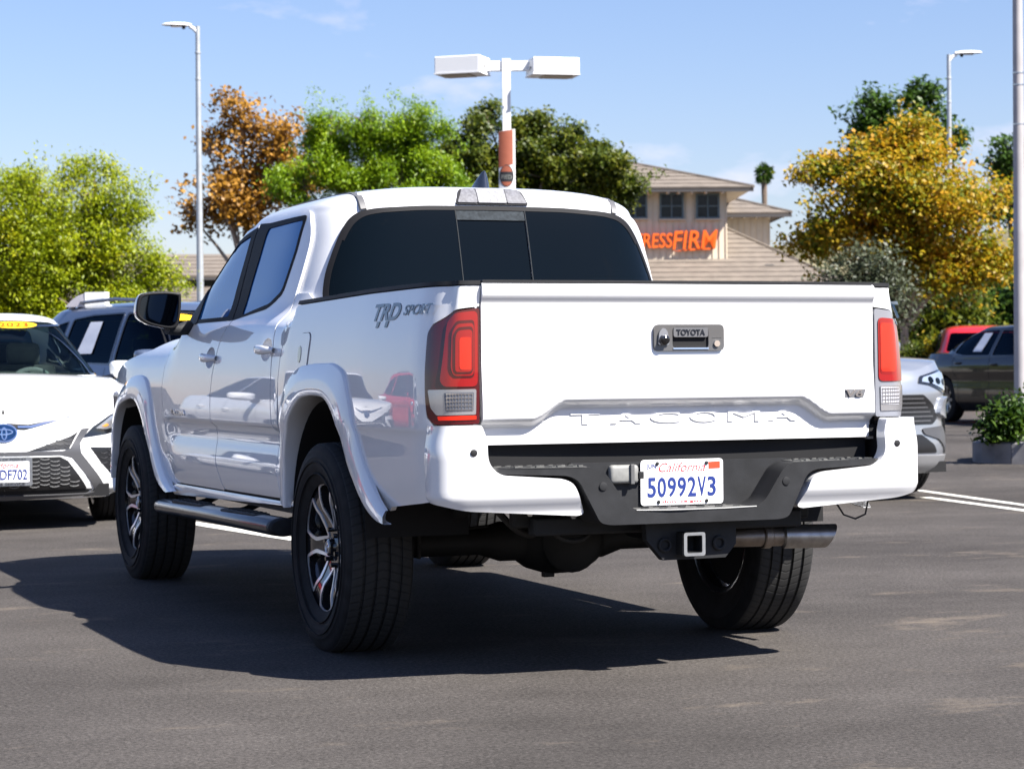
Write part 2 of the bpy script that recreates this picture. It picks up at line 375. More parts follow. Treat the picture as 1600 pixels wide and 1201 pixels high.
# bed corner wraps from the side on to the rear face: s runs along y and then round the corner
_s = [-1.36, -1.31, -1.25, -1.18, -1.12, -1.06, -1.0, -.94]
_ins = pch(_s, [.25, .20, .15, .088, .04, .0125, .002, 0]); _yy = pch(_s, [-1.158, -1.156, -1.152, -1.138, -1.106, -1.057, -1.0, -.94])
def bed_pt(s, z, sx):
    s = np.asarray(s, float); y = np.where(s < -.97, _yy(s), s); i = np.where(s < -.97, _ins(s), 0)
    x = side_x(y, z)-i; k = sst(-1.12, -1.24, s); x = x*(1-k)+(.7275+.93*(s+1.292))*k
    return np.stack([sx*x, y, z], -1)
rear_out = np.array([(.545, .53), (.54, .70), (.505, .84), (.42, .96), (.26, 1.03), (.10, 1.047), (-.10, 1.05), (-.20, 1.047), (-.315, 1.015), (-.385, .93), (-.435, .83), (-.53, .69), (-.65, .60), (-.745, .552)])
rear_in = np.array([(.43, .50), (.425, .62), (.385, .74), (.30, .845), (.17, .912), (.08, .928), (-.05, .932), (-.17, .92), (-.27, .865), (-.345, .77), (-.43, .65), (-.56, .56), (-.68, .518), (-.775, .507)])
off_f = 3.235
front_out = np.array([(2.30, .475), (2.45, .505), (2.57, .56), (2.69, .66), (2.76, .78), (2.82, .93), (2.93, 1.00), (3.15, 1.005), (3.35, .965), (3.52, .90), (3.64, .80), (3.70, .68), (3.74, .55)])
front_in = np.array([(2.42, .465), (2.50, .475), (2.66, .53), (2.81, .68), (2.90, .80), (3.02, .875), (3.12, .892), (3.25, .885), (3.42, .855), (3.54, .78), (3.61, .68), (3.65, .57), (3.67, .48)])
def arch_mid(o, i, k): return o*(1-k)+i*k
def build_sides():
    for sx, F, sg in ((-1, SL, -1), (1, SR, 1)):
        BF = lambda s, z, sx=sx: bed_pt(s, z, sx)
        arch = catmull(arch_mid(rear_out, rear_in, .45), 5)
        bo = [(.375, 1.272), (.44, 1.24), (.505, 1.18), (.55, 1.08), (.555, .98)]
        ol = bo+[tuple(p) for p in arch[4:-3]]+[(-.72, .562), (-1.0, .588), (-1.128, .603), (-1.12, .72), (-1.105, .842), (-1.078, .87), (-1.066, .98), (-1.062, 1.145), (-1.08, 1.170), (-1.17, 1.213), (-1.292, 1.226), (-1.298, 1.292), (-1.0, 1.290), (-.5, 1.286)]
        panel('bed_side', ol, BF, WHITE, T, st=.026, vs=(.80, .835), sgn=sg, lip=.02)
        panel('rail_cap', [(.37, 1.276), (-.5, 1.290), (-1.0, 1.294), (-1.296, 1.296), (-1.296, 1.309), (-1.0, 1.307), (-.5, 1.303), (.36, 1.289)], BF, BLKP, T, st=.04, sgn=sg, lip=.055, off=.004)
        # cab corner, doors, fender
        cc = [(.447, 1.247), (.514, 1.186), (.559, 1.083), (.563, .98), (.56, .50), (.575, .50), (.655, .895), (.668, 1.0), (.682, 1.11), (.712, 1.21), (.738, 1.29), (.735, 1.33), (.66, 1.33), (.60, 1.285), (.52, 1.262)]
        panel('cab_corner', cc, F, WHITE, T, st=.025, sgn=sg, lip=.02, vs=(.803, .82))
        glass_r = rounded([(1.365, 1.252), (1.31, 1.626), (.815, 1.634), (.825, 1.50), (.85, 1.39), (.868, 1.34), (.985, 1.29)], [.02, .02, .03, .03, .05, .04, .06])
        rd = rounded([(1.474, 1.25), (1.474, 1.655), (1.2, 1.668), (.80, 1.672), (.727, 1.57), (.727, 1.42), (.745, 1.29), (.72, 1.21), (.690, 1.11), (.674, 1.0), (.661, .895), (.578, .528), (1.462, .522), (1.565, .63), (1.612, .80), (1.622, .92), (1.602, 1.02), (1.55, 1.14), (1.50, 1.215)], [.01, .01, .1, .05, .05, .1, .05, .05, .05, .05, .05, .02, .03, .05, .05, .05, .05, .05, .02])
        cup = lambda y, z, k=1.: [(y+.078*k*math.cos(a), z+.046*k*math.sin(a)) for a in np.linspace(0, 2*math.pi, 28, endpoint=False)]
        d1 = panel('door', rd, F, WHITE, T, holes=[glass_r, cup(.775, 1.108)], st=.022, vs=(.785, .803, .82, 1.22, 1.25), sgn=sg, lip=.016, off=.001, label='rear door of the cab')
        grow = lambda P, d: (lambda c, P: c+(P-c)*(1+d/np.maximum(np.linalg.norm(P-c, axis=1), .05))[:, None])(np.asarray(P).mean(0), np.asarray(P))
        tr = rounded([(1.474, 1.240), (1.474, 1.652), (1.30, 1.645), (.80, 1.648), (.812, 1.50), (.838, 1.385), (.856, 1.332), (.98, 1.277)], [.005, .005, .02, .03, .03, .05, .04, .06])
        panel('window_trim', tr, F, RUBBERG, d1, holes=[rounded([(1.355, 1.258), (1.302, 1.622), (.822, 1.629), (.832, 1.50), (.857, 1.392), (.875, 1.344), (.99, 1.296)], .025)], st=.03, sgn=sg, lip=.006, off=.003)
        panel('pillar_gap', [(1.468, 1.24), (1.490, 1.24), (1.490, 1.655), (1.468, 1.655)], F, GAP, T, st=.05, sgn=sg, lip=0, off=-.0015)
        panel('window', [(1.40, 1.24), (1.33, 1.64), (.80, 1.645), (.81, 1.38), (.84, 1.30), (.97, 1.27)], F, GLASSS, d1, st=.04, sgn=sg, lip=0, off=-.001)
        glass_f = rounded([(1.553, 1.25), (1.525, 1.618), (1.77, 1.587), (1.97, 1.532), (2.15, 1.425), (2.25, 1.33), (2.22, 1.252)], [.02, .02, .1, .1, .1, .05, .03])
        fd = rounded([(1.484, 1.25), (1.484, 1.650), (1.76, 1.630), (2.01, 1.566), (2.16, 1.49), (2.28, 1.38), (2.40, 1.24), (2.50, 1.19), (2.545, 1.05), (2.555, .9), (2.53, .8), (2.47, .65), (2.36, .515), (1.47, .518), (1.573, .63), (1.62, .80), (1.63, .92), (1.61, 1.02), (1.558, 1.14), (1.51, 1.215)], .02)
        d2 = panel('door', fd, F, WHITE, T, holes=[glass_f, cup(1.675, 1.083)], st=.022, vs=(.785, .803, .82, 1.22, 1.25), sgn=sg, lip=.016, off=.001, label='front door of the cab')
        panel('window_trim', rounded([(1.484, 1.240), (1.484, 1.640), (1.77, 1.600), (1.98, 1.544), (2.163, 1.434), (2.272, 1.338), (2.35, 1.240)], [.005, .01, .1, .1, .1, .05, .02]), F, RUBBERG, d2, holes=[rounded([(1.575, 1.258), (1.548, 1.608), (1.76, 1.580), (1.96, 1.526), (2.14, 1.42), (2.20, 1.345), (2.14, 1.258)], .025)], st=.03, sgn=sg, lip=.006, off=.0035)
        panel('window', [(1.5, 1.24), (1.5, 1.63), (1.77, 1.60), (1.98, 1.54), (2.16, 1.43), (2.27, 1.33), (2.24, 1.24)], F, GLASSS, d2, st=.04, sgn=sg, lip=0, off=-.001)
        fa = catmull(arch_mid(front_out, front_in, .45), 5)
        fe = [(2.37, .50)]+[tuple(p) for p in fa[6:-2]]+[(3.72, .55), (3.80, .70), (3.80, 1.02), (3.6, 1.07), (3.3, 1.10), (3.0, 1.13), (2.75, 1.175), (2.55, 1.20), (2.512, 1.19), (2.555, 1.05), (2.565, .9), (2.54, .8), (2.48, .65)]
        panel('fender', fe, F, WHITE, T, st=.026, sgn=sg, lip=.016)
        # wheel flares
        for o2, i2 in ((rear_out, rear_in), (front_out, front_in)):
            n = 70; O = resamp(catmull(o2, 8), n); I = resamp(catmull(i2, 8), n); rows = []
            for k, dx in ((.0, -.012), (.0, .004), (.012, .0095), (.04, .0110), (.25, .0185), (.44, .0250), (.50, .0262), (.56, .0267), (.75, .0285), (.95, .030), (.985, .028), (1.0, .022), (.99, -.03), (.93, -.10)):
                q = O*(1-k)+I*k; ref = side_x(q[:, 0], np.clip(q[:, 1], .58, 1.2)) if o2 is rear_out else side_x(np.clip(q[:, 0], 2.25, 3.3), np.clip(q[:, 1], .62, 1.2))
                ref = ref; ref = np.maximum(ref, .905); tt_ = np.linspace(0, 1, n); dx = dx if dx > 0 else dx*(1-sst(.80, .98, tt_))*sst(.0, .10, tt_)
                rows.append(np.stack([sx*(ref+dx), q[:, 0], q[:, 1]], -1))
            loft('wheel_flare', rows, WHITE, T)
        # rocker, sill backing
        panel('rocker', [(.40, .505), (2.42, .455), (2.44, .49), (2.34, .508), (.56, .516), (.40, .535)], lambda y, z, sx=sx: np.stack([sx*(.893+.012*np.sin(np.clip((z-.45)/.08, 0, 1)*3.14)), y, z], -1), WHITE, T, st=.02, sgn=sg, lip=.05)
        # dark inner structure behind the panel gaps
        panel('inner_panel', [(.45, .52), (2.6, .50), (2.62, 1.15), (2.35, 1.22), (.62, 1.22), (.42, 1.15)], F, GAP, T, st=.1, sgn=sg, lip=0, off=-.028)
        for yc, zt in ((0, .93), (off_f, .89)):
            rows = []
            for a in np.linspace(-.04, math.pi+.04, 28):
                rows.append([(sx*x, yc-.03+.455*math.cos(a), .46+.455*math.sin(a)) for x in (.90, .75, .52, .519, .515)])
            rows2 = [[p if i < 3 else ((p[0]), yc-.03+(p[1]-yc+.03)*(.6 if i == 3 else .02), .46+(p[2]-.46)*(.6 if i == 3 else .02)) for i, p in enumerate(r)] for r in rows]
            loft('wheel_liner', rows2, GAP, T)
build_sides()
# cab shell: one closed skin from belt to roof
def build_cab():
    th = np.linspace(0, 2*math.pi, 161)[:-1]; zs = np.r_[np.linspace(1.12, 1.62, 16), np.linspace(1.64, 1.72, 9), np.linspace(1.73, 1.783, 12)]; rows = []
    for z in zs:
        sh = .008*(1-float(sst(1.655, 1.70, z))); w, r, f = cab_w(z)-sh, cab_r(z)+sh, cab_f(z)-sh; a = (f-r)/2; c = (f+r)/2; n = NN-1.6*float(sst(1.73, 1.783, z))
        cr = np.cos(th); sr = np.sin(th)
        rows.append(np.stack([w*np.sign(cr)*np.abs(cr)**(2/n), c+a*np.sign(sr)*np.abs(sr)**(2/n), np.full_like(th, z)], -1))
    rows.append(np.array([[0, 1.16, 1.7835]]*160))
    loft('cab_shell', rows, WHITE, T, closed_u=True, ang=1.2)
    RF = lambda x, z: np.stack([x, cab_yr(x, z), z], -1)
    hw = [(.712, 1.26), (.722, 1.31), (.706, 1.40), (.673, 1.49), (.641, 1.565), (.607, 1.620), (.565, 1.650), (.50, 1.664), (.3, 1.677)]
    RWo = rounded([(-x, z) for x, z in hw]+[(0, 1.680)]+[(x, z) for x, z in hw[::-1]], .05)
    shrink = lambda P, d: np.array([(x-np.sign(x)*min(abs(x), d) if abs(x) > .4 else x, z-d if z > 1.55 else z+(d if z < 1.3 else 0)) for x, z in P])
    fr = panel('rear_window', RWo, RF, RUBBERG, T, st=.03, sgn=1, lip=.01, off=.004, holes=[shrink(RWo, .018)])
    def cut(x0, x1):
        P = shrink(RWo, .017); zt = lambda x: float(np.interp(abs(x), [0, .3, .54], [1.663, 1.660, 1.640]))
        if x0 < -.5: Q = [p for p in P if p[0] < x1]; Q.sort(key=lambda p: math.atan2(p[1]-1.45, p[0]+.45)); return [(x1, 1.277)]+[(x1, zt(x1))]+[tuple(p) for p in P[::-1] if p[0] < x1-.01]
        if x1 > .5: return [(x0, 1.277)]+[tuple(p) for p in P[::-1] if p[0] > x0+.01]+[(x0, zt(x0))]
        return [(x0, 1.277), (x1, 1.277), (x1, zt(x1)), (0, 1.664), (x0, zt(x0))]
    panel('pane', cut(-.8, -.171), RF, GLASSD, fr, st=.04, sgn=1, lip=0, off=.002)
    panel('pane', cut(.131, .8), RF, GLASSD, fr, st=.04, sgn=1, lip=0, off=.002)
    panel('pane', cut(-.168, .128), RF, GLASSD, fr, st=.05, sgn=1, lip=0, off=-.004)
    panel('pane_band', [(-.166, 1.622), (.126, 1.622), (.126, 1.663), (-.166, 1.663)], RF, mat('grey pane band', (.030, .036, .042), .6, noise=.35, nscale=60, spec=.05), fr, st=.05, sgn=1, lip=0, off=.001)  # paler mottled band across the top of the middle pane
    for x in (-.170, .130): panel('divider', [(x-.0017, 1.277), (x+.0017, 1.277), (x+.0017, 1.66), (x-.0017, 1.66)], RF, mat('divider trim', (.03, .033, .036), .6, spec=.05), fr, st=.05, sgn=1, lip=.003, off=.004)
    # roof seams (dark ditch mouldings)
    for sx in (-1, 1):
        rows = []
        for k, (y, x) in enumerate([(cab_r(z)-.002, .535) for z in ()]): pass
        path = []
        for t in np.linspace(0, 1, 26):
            x = .545+.02*t
            if t < .22: z = 1.660+(1.722-1.660)*t/.22; y = cab_yr(np.array(x), np.array(z))
            else:
                y = .63+(t-.22)/.78*1.12; zz = np.linspace(1.69, 1.78, 400); xx = cab_x(np.full(400, y), zz); z = float(np.interp(-x, -xx, zz)) if xx.min() < x else 1.74
            path.append((x, float(y), float(z)))
        rows = [[(sx*(x-.014), y-.001*0, z-.004) for x, y, z in path], [(sx*(x-.012), y, z+.0045) for x, y, z in path], [(sx*(x+.012), y, z+.0015) for x, y, z in path], [(sx*(x+.014), y, z-.008) for x, y, z in path]]
        rows = [[(p[0], p[1]-(.005 if (i in (1, 2) and j < 6) else -.003*(j < 6)), p[2]) for j, p in enumerate(r)] for i, r in enumerate(rows)]
        loft('roof_moulding', rows, mat('grey moulding', (.10, .10, .105), .45), T)
    # high brake light
    hb = panel('brake_light', rounded([(-.165, 1.684), (.152, 1.684), (.130, 1.742), (.10, 1.7485), (-.115, 1.7485), (-.142, 1.742)], .012), RF, mat('lamp surround', (.03, .03, .033), .6, spec=.05), T, st=.02, sgn=1, lip=.012, off=.006, label='high mounted clear brake lamp above the rear window')
    panel('lens', rounded([(-.157, 1.690), (-.070, 1.690), (-.070, 1.743), (-.128, 1.743)], .008), RF, mat('grey lamp lens', (.15, .15, .165), .5, noise=.3, nscale=70, spec=.1), hb, st=.02, sgn=1, lip=.006, off=.011)
    panel('lens', rounded([(.058, 1.690), (.145, 1.690), (.116, 1.743), (.058, 1.743)], .008), RF, mat('grey lamp lens', (.15, .15, .165), .5, noise=.3, nscale=70, spec=.1), hb, st=.02, sgn=1, lip=.006, off=.011)
    panel('lens', rounded([(-.067, 1.690), (.055, 1.690), (.055, 1.744), (-.067, 1.744)], .004), RF, mat('frosted lens', (.25, .25, .265), .5, noise=.25, nscale=90, spec=.1), hb, st=.02, sgn=1, lip=.006, off=.012)
    # windscreen
    WF = lambda x, z: np.stack([x, cab_f(z)+cab_r(z)-cab_yr(x, z), z], -1)
    panel('windscreen', rounded([(-.74, 1.235), (.74, 1.235), (.64, 1.62), (.45, 1.665), (-.45, 1.665), (-.64, 1.62)], .05), WF, GLASSD, T, st=.05, sgn=-1, lip=.004, off=.003)
    # shark fin
    rows = []
    for t, w in ((0, .036), (.35, .030), (.7, .018), (.93, .008), (1, .002)):
        y0 = .93+.02*t; y1 = 1.13-.165*t; z = 1.772+.085*t; n = 20
        rows.append([(.10+w*math.cos(a)*(1-.35*math.sin(a) if math.sin(a) > 0 else 1), (y0+y1)/2+(y1-y0)/2*math.sin(a), z) for a in np.linspace(0, 2*math.pi, n, endpoint=False)])
    loft('antenna_fin', rows, mat('dark blue plastic', (.018, .024, .04), .25, coat=.6), T, closed_u=True)
build_cab()
# ------------------------------------------------------------------ tailgate
TGW = .722
def led(x): return .862+.060*sst(.555, .425, np.abs(x))-.003*(np.abs(x) < 0)
def tg_y(x, z):
    x = np.asarray(x, float); z = np.asarray(z, float)
    y = -1.158-.010*(1-(x/.72)**2)
    y = y-.016*sst(1.232, 1.266, z)+.022*np.clip((z-1.285)/.022, 0, 1)**2
    zl = led(x); y = y-.012*sst(zl+.20, zl+.012, z)+.040*(1-sst(zl-.034, zl+.004, z))
    return y
def TF(x, z): return np.stack([x, tg_y(x, z), z], -1)
def build_tailgate():
    tg = panel('tailgate', rounded([(-TGW, .778), (TGW, .778), (TGW, 1.306), (-TGW, 1.306)], .012), TF, WHITE, T, st=.0085, sgn=1, lip=.045, vs=(1.232, 1.249, 1.266, 1.285))
    panel('top_cap', rounded([(-TGW+.003, 1.3015), (TGW-.003, 1.3015), (TGW-.003, 1.311), (-TGW+.003, 1.311)], .003), lambda x, z: np.stack([x, tg_y(x, np.minimum(z, 1.299))+.0, z], -1), BLKP, tg, st=.03, sgn=1, lip=.05, off=.001)
    box('back_panel', (0, -1.085, 1.04), (1.40, .035, .50), WHITE, tg)
    # handle bezel with recess, key lock, camera
    bz = panel('handle_bezel', rounded([(-.118, 1.078), (.140, 1.078), (.140, 1.166), (-.118, 1.166)], .018), TF, mat('graphite plastic', (.085, .083, .082), .35, coat=.4), tg, st=.02, sgn=1, lip=.012, off=.010, holes=[rounded([(-.051, 1.086), (.082, 1.086), (.082, 1.157), (-.051, 1.157)], .014)])
    panel('handle_recess', rounded([(-.052, 1.085), (.083, 1.085), (.083, 1.158), (-.052, 1.158)], .014), TF, GAP, bz, st=.03, sgn=1, lip=0, off=.002)
    panel('handle', rounded([(-.048, 1.124), (.079, 1.124), (.079, 1.156), (-.048, 1.156)], .008), TF, mat('satin handle', (.12, .12, .125), .4), bz, st=.02, sgn=1, lip=.01, off=.013)
    text('lettering', 'TOYOTA', frame((-.038, tg_y(0, 1.14)-.0135, 1.130), (1, 0, 0), (0, 0, 1)), .105, .020, INKB, bz, depth=.002, bold=.02)
    panel('lower_lip', rounded([(-.05, 1.083), (.081, 1.083), (.081, 1.088), (-.05, 1.088)], .002), TF, CHROME, bz, st=.02, sgn=1, lip=.01, off=.013)
    bmk = tube_bm([(-.086, tg_y(0, 1.12)-.006, 1.118), (-.086, tg_y(0, 1.12)-.030, 1.114), (-.086, tg_y(0, 1.12)-.034, 1.113)], [.017, .016, .010], 20)
    bmo('camera_housing', bmk, GLOSSB, bz, smooth=True)
    panel('camera_hood', rounded([(-.107, 1.098), (-.066, 1.098), (-.072, 1.145), (-.088, 1.156), (-.102, 1.142)], .008), TF, mat('dull chrome', (.42, .42, .43), .25, metal=.8), bz, st=.02, sgn=1, lip=.01, off=.018)
    bmo('key_lock', tube_bm([(.111, tg_y(0, 1.1)-.008, 1.102), (.111, tg_y(0, 1.1)-.017, 1.102)], [.012, .0105], 18), CHROME, bz, smooth=True)
    panel('seam', [(.094, 1.1195), (.130, 1.1195), (.130, 1.1208), (.094, 1.1208)], TF, GAP, bz, st=.02, sgn=1, lip=0, off=.0104)
    # pressed lettering and V6 badge
    xs = [-.405, -.262, -.118, .028, .170, .325]; ws = [.105, .11, .108, .108, .12, .105]
    for ch, x, w in zip('TACOMA', xs, ws):
        text('pressed_letter', ch, frame((x, float(tg_y(x+w/2, .86))-.0004, .840), (1, 0, 0), (0, 0, 1)), w, .037, WHITE, tg, depth=.0032, bold=0 if ch in 'MO' else .012)
    text('badge', 'V6', frame((.607, float(tg_y(.64, .93))-.003, .917), (1, 0, 0), (0, 0, 1)), .064, .026, CHROME, tg, depth=.004, bold=.012, shear=.15)
    panel('badge_shadow', rounded([(.604, .915), (.676, .915), (.688, .943), (.604, .943)], .002), TF, mat('badge dark', (.12, .12, .125), .3), tg, st=.02, sgn=1, lip=.002, off=.0012)
    return tg
build_tailgate()
# ------------------------------------------------------------------ tail lights
def tail(sx):
    F = lambda s, z: bed_pt(s, z, sx); sg = -1 if sx < 0 else 1
    full = rounded([(-1.066, 1.142), (-1.084, 1.165), (-1.172, 1.207), (-1.292, 1.221), (-1.288, .848), (-1.110, .846), (-1.082, .872), (-1.070, .98)], [.012, .02, .05, .012, .008, .02, .02, .1])
    smoky = mat('smoky lens', (.20, .21, .24), .08, coat=1, spec=.8)
    body = panel('tail_light', full, F, REDD if sx < 0 else smoky, T, st=.016, sgn=sg, lip=.05, off=.005, label='tail light with red and clear lenses')
    if sx < 0: A = [(-1.145, 1.178), (-1.19, 1.203), (-1.284, 1.212), (-1.282, .968), (-1.150, .968), (-1.132, .985), (-1.140, 1.06)]
    else: A = [(-1.080, 1.135), (-1.10, 1.160), (-1.18, 1.184), (-1.278, 1.190), (-1.276, .970), (-1.082, .970)]
    l1 = panel('red_lens', rounded(A, [.02]*len(A)), F, REDL, body, st=.016, sgn=sg, lip=.004, off=.0085)
    # nested light guides stepping in towards a core whose sunlit brightness is painted in
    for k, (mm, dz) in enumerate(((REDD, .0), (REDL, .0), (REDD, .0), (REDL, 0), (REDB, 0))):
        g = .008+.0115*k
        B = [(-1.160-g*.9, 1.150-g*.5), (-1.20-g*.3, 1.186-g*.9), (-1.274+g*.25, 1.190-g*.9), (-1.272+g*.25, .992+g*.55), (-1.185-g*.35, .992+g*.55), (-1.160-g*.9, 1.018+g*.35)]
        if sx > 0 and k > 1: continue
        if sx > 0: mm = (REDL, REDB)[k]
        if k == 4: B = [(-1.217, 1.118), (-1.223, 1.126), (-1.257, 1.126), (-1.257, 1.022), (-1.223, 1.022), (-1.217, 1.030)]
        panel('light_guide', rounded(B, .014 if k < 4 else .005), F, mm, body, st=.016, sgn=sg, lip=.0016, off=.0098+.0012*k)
    # clear lower lens: reflector, dark grid
    C = [(-1.088, .958), (-1.277, .960), (-1.275, .878), (-1.122, .876), (-1.100, .90)] if sx < 0 else [(-1.094, .955), (-1.270, .955), (-1.268, .868), (-1.12, .868), (-1.102, .89)]
    l2 = panel('reverse_lens', rounded(C, .006), F, CLEAR, body, st=.016, sgn=sg, lip=.004, off=.0088)
    D = [(-1.150, .948), (-1.268, .950), (-1.266, .890), (-1.158, .888)]
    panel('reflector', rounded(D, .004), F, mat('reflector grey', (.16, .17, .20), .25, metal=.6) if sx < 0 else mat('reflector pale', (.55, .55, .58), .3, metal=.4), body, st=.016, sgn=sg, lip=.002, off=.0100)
    for i in range(5):
        z = .893+i*.0125; panel('reflector_rib', [(-1.160, z), (-1.264, z), (-1.264, z+.0022), (-1.160, z+.0022)], F, CHROME, body, st=.03, sgn=sg, lip=.002, off=.0122)
    for i in range(9):
        s = -1.262+i*.0122; panel('reflector_rib', [(s, .891), (s+.0018, .891), (s+.0018, .947), (s, .947)], F, CHROME, body, st=.03, sgn=sg, lip=.002, off=.0115)
    if sx < 0: panel('red_strip', rounded([(-1.125, .873), (-1.276, .875), (-1.276, .862), (-1.128, .860)], .003), F, REDB, body, st=.02, sgn=sg, lip=.003, off=.009)
    box('jamb', (sx*.74, -1.06, 1.03), (.03, .10, .52), WHITE, T)
tail(-1); tail(1)
# ------------------------------------------------------------------ rear bumper
_bs = np.array([(-.897, -1.085), (-.899, -1.13), (-.893, -1.165), (-.872, -1.195), (-.835, -1.214), (-.76, -1.226), (-.55, -1.238), (-.30, -1.246), (0, -1.250)])
_bp = catmull(_bs, 12); _bd = np.r_[0, np.cumsum(np.linalg.norm(np.diff(_bp, axis=0), axis=1))]
def bump_pt(s, z, sx):
    s = np.clip(s, 0, _bd[-1]); x = np.interp(s, _bd, _bp[:, 0]); y = np.interp(s, _bd, _bp[:, 1])
    e = .004; nx = np.interp(s+e, _bd, _bp[:, 1])-np.interp(s-e, _bd, _bp[:, 1]); ny = -(np.interp(s+e, _bd, _bp[:, 0])-np.interp(s-e, _bd, _bp[:, 0]))
    l = np.hypot(nx, ny)+1e-9; nx /= l; ny /= l
    o = -.030*sst(.62, .55, z)-.012*sst(.74, .84, z)
    return np.stack([-sx*(x+nx*o)*1., y+ny*o, z], -1) if sx > 0 else np.stack([x+nx*o, y+ny*o, z], -1)
def sx_of(x): return float(np.interp(-abs(x), _bp[:, 0][14:], _bd[14:]))
def build_bumper():
    root = None
    # dark step: W-shaped bar
    yb = lambda x: -1.252+.045*(x/.75)**2
    half = [(.742, .706), (.36, .702), (.325, .682), (.255, .580), (.215, .557)]
    low = [(.310, .513), (.345, .520), (.415, .655), (.435, .670), (.46, .677), (.735, .688)]
    pts = [(-x, z) for x, z in half]+[(x, z) for x, z in half[::-1]]+[(x, z) for x, z in low[::-1]]+[(-x, z) for x, z in low]
    pts = dens(rounded(pts, .016, 4), .09)
    bm = prism_bm([tuple(p) for p in pts], lambda u, v, d: (u, yb(u)+d, v), 0, .16)
    root = bmo('step_bumper', bm, GREYP, T, bevel=.005, seg=2, smooth=True, label='dark grey moulded step bumper')
    # treads
    for sx in (-1, 1):
        for r in range(3):
            for k in range(9):
                x = sx*(.40+.036*k+.01*(r % 2)); y = yb(x)+.035+.038*r
                bmo('tread_bar', box_bm((x, y, .7065), (.026, .007, .005), sx*(.6 if (k+r) % 2 else -.6)), PAD, root)
        box('tread_pad', (sx*.55, yb(.55)+.080, .7025), (.34, .13, .004), PAD, root)
    box('tread_pad', (0, yb(0)+.075, .5575), (.40, .115, .004), PAD, root, bevel=.001)
    for k in range(11): box('tread_bar', (-.17+.034*k, yb(0)+.05+.03*(k % 2), .5615), (.024, .007, .004), PAD, root, rz=.6 if k % 2 else -.6)
    # thin paler line along the edge of the centre step
    tube('pale_edge', [(-.22, yb(.22)-.0005, .559), (-.1, yb(.1)-.0005, .5565), (.1, yb(.1)-.0005, .5565), (.22, yb(.22)-.0005, .559)], .0022, mat('pale plastic edge', (.35, .35, .34), .6), root, n=6)
    # recess behind the plate, upper cross panel
    box('plate_recess', (.0, -1.118, .632), (.80, .02, .16), GREYP, root)
    box('cross_member', (0, -1.07, .735), (1.44, .07, .075), GAP, root)
    # white corner covers
    for sx in (-1, 1):
        F = lambda s, z, sx=sx: bump_pt(s, z, sx); sg = -1 if sx > 0 else 1
        a, b, c, d = sx_of(.741), sx_of(.72), sx_of(.455), sx_of(.392)
        ol = rounded([(.0, .843), (a-.004, .845), (a+.012, .80), (a+.012, .725), (b+.028, .684), (c-.02, .668), (c+.018, .652), (d, .552), (d-.02, .545), (b-.08, .570), (.12, .586), (.02, .60)], [.01, .01, .02, .05, .05, .02, .02, .012, .01, .1, .03, .03])
        cv = panel('corner_cover', ol, F, WHITE, root, st=.016, sgn=sg, lip=.05)
        p = F(np.array([a-.035]), np.array([.757]))[0]
        bmo('parking_sensor', tube_bm([p+[0, .01, 0], p+[0, -.003, 0], p+[0, -.0045, 0]], [.0115, .0115, .008], 20), BLKP, cv, smooth=True)
        x = sx*.335; bmo('parking_sensor', tube_bm([(x, yb(x)+.01, .640), (x, yb(x)-.003, .640), (x, yb(x)-.004, .640)], [.014, .014, .010], 20), BLKP, root, smooth=True)
        box('inner_bracket', (sx*.80, -1.10, .72), (.10, .12, .22), BLKP, root)
    # trailer plug
    pl = bmo('trailer_plug', box_bm((-.215, -1.135, .672), (.105, .03, .062)), mat('grey plug', (.22, .22, .21), .6, noise=.2, nscale=30), root, bevel=.012, seg=3, smooth=True)
    box('hinge', (-.19, -1.152, .672), (.014, .012, .066), mat('plug hinge', (.10, .10, .10), .6), pl, bevel=.002)
    box('tab', (-.156, -1.148, .668), (.018, .01, .024), GREYP, pl, bevel=.002)
    # licence plate
    P = panel('licence_plate', rounded([(-.1524, .565), (.1524, .565), (.1524, .717), (-.1524, .717)], .014), lambda x, z: np.stack([x, -1.137+.0*x, z], -1), PLATE, root, st=.04, sgn=1, lip=.003)
    y = -1.1372; M = lambda x, z: frame((x, y, z), (1, 0, 0), (0, 0, 1))
    xs = np.linspace(-.128, .094, 7)
    for ch, x in zip('50992V3', xs): text('plate_character', ch, M(x, .592), .031, .066, INK, P, depth=.0012, bold=.018)
    text('plate_month', 'JUN', M(-.130, .684), .034, .019, INK, P, depth=.0008, bold=.01)
    text('plate_state', 'California', M(-.086, .676), .172, .030, INKR, P, depth=.0008, shear=.35, bold=-.006)
    text('plate_site', 'dmv.ca.gov', M(-.074, .571), .150, .010, INKR, P, depth=.0008, bold=.01)
    panel('year_sticker', [(.098, .683), (.141, .684), (.141, .708), (.098, .706)], lambda x, z: np.stack([x, -1.1378+.0*x, z], -1), mat('orange red sticker', (.80, .06, .02), .5), P, st=.05, sgn=1, lip=0)
    for x, z in ((-.092, .704), (.090, .703), (-.088, .576), (.090, .576)):
        bmo('plate_bolt', tube_bm([(x, -1.136, z), (x, -1.1405, z), (x, -1.1415, z)], [.0062, .0062, .004], 12), BLKP if z > .6 else GAP, P, smooth=True)
    # border line embossed
    for z in (.568, .7135): box('plate_rim', (0, -1.1373, z), (.27, .0012, .0016), mat('plate rim', (.6, .6, .62), .4), P)
    return root
BUMP = build_bumper()
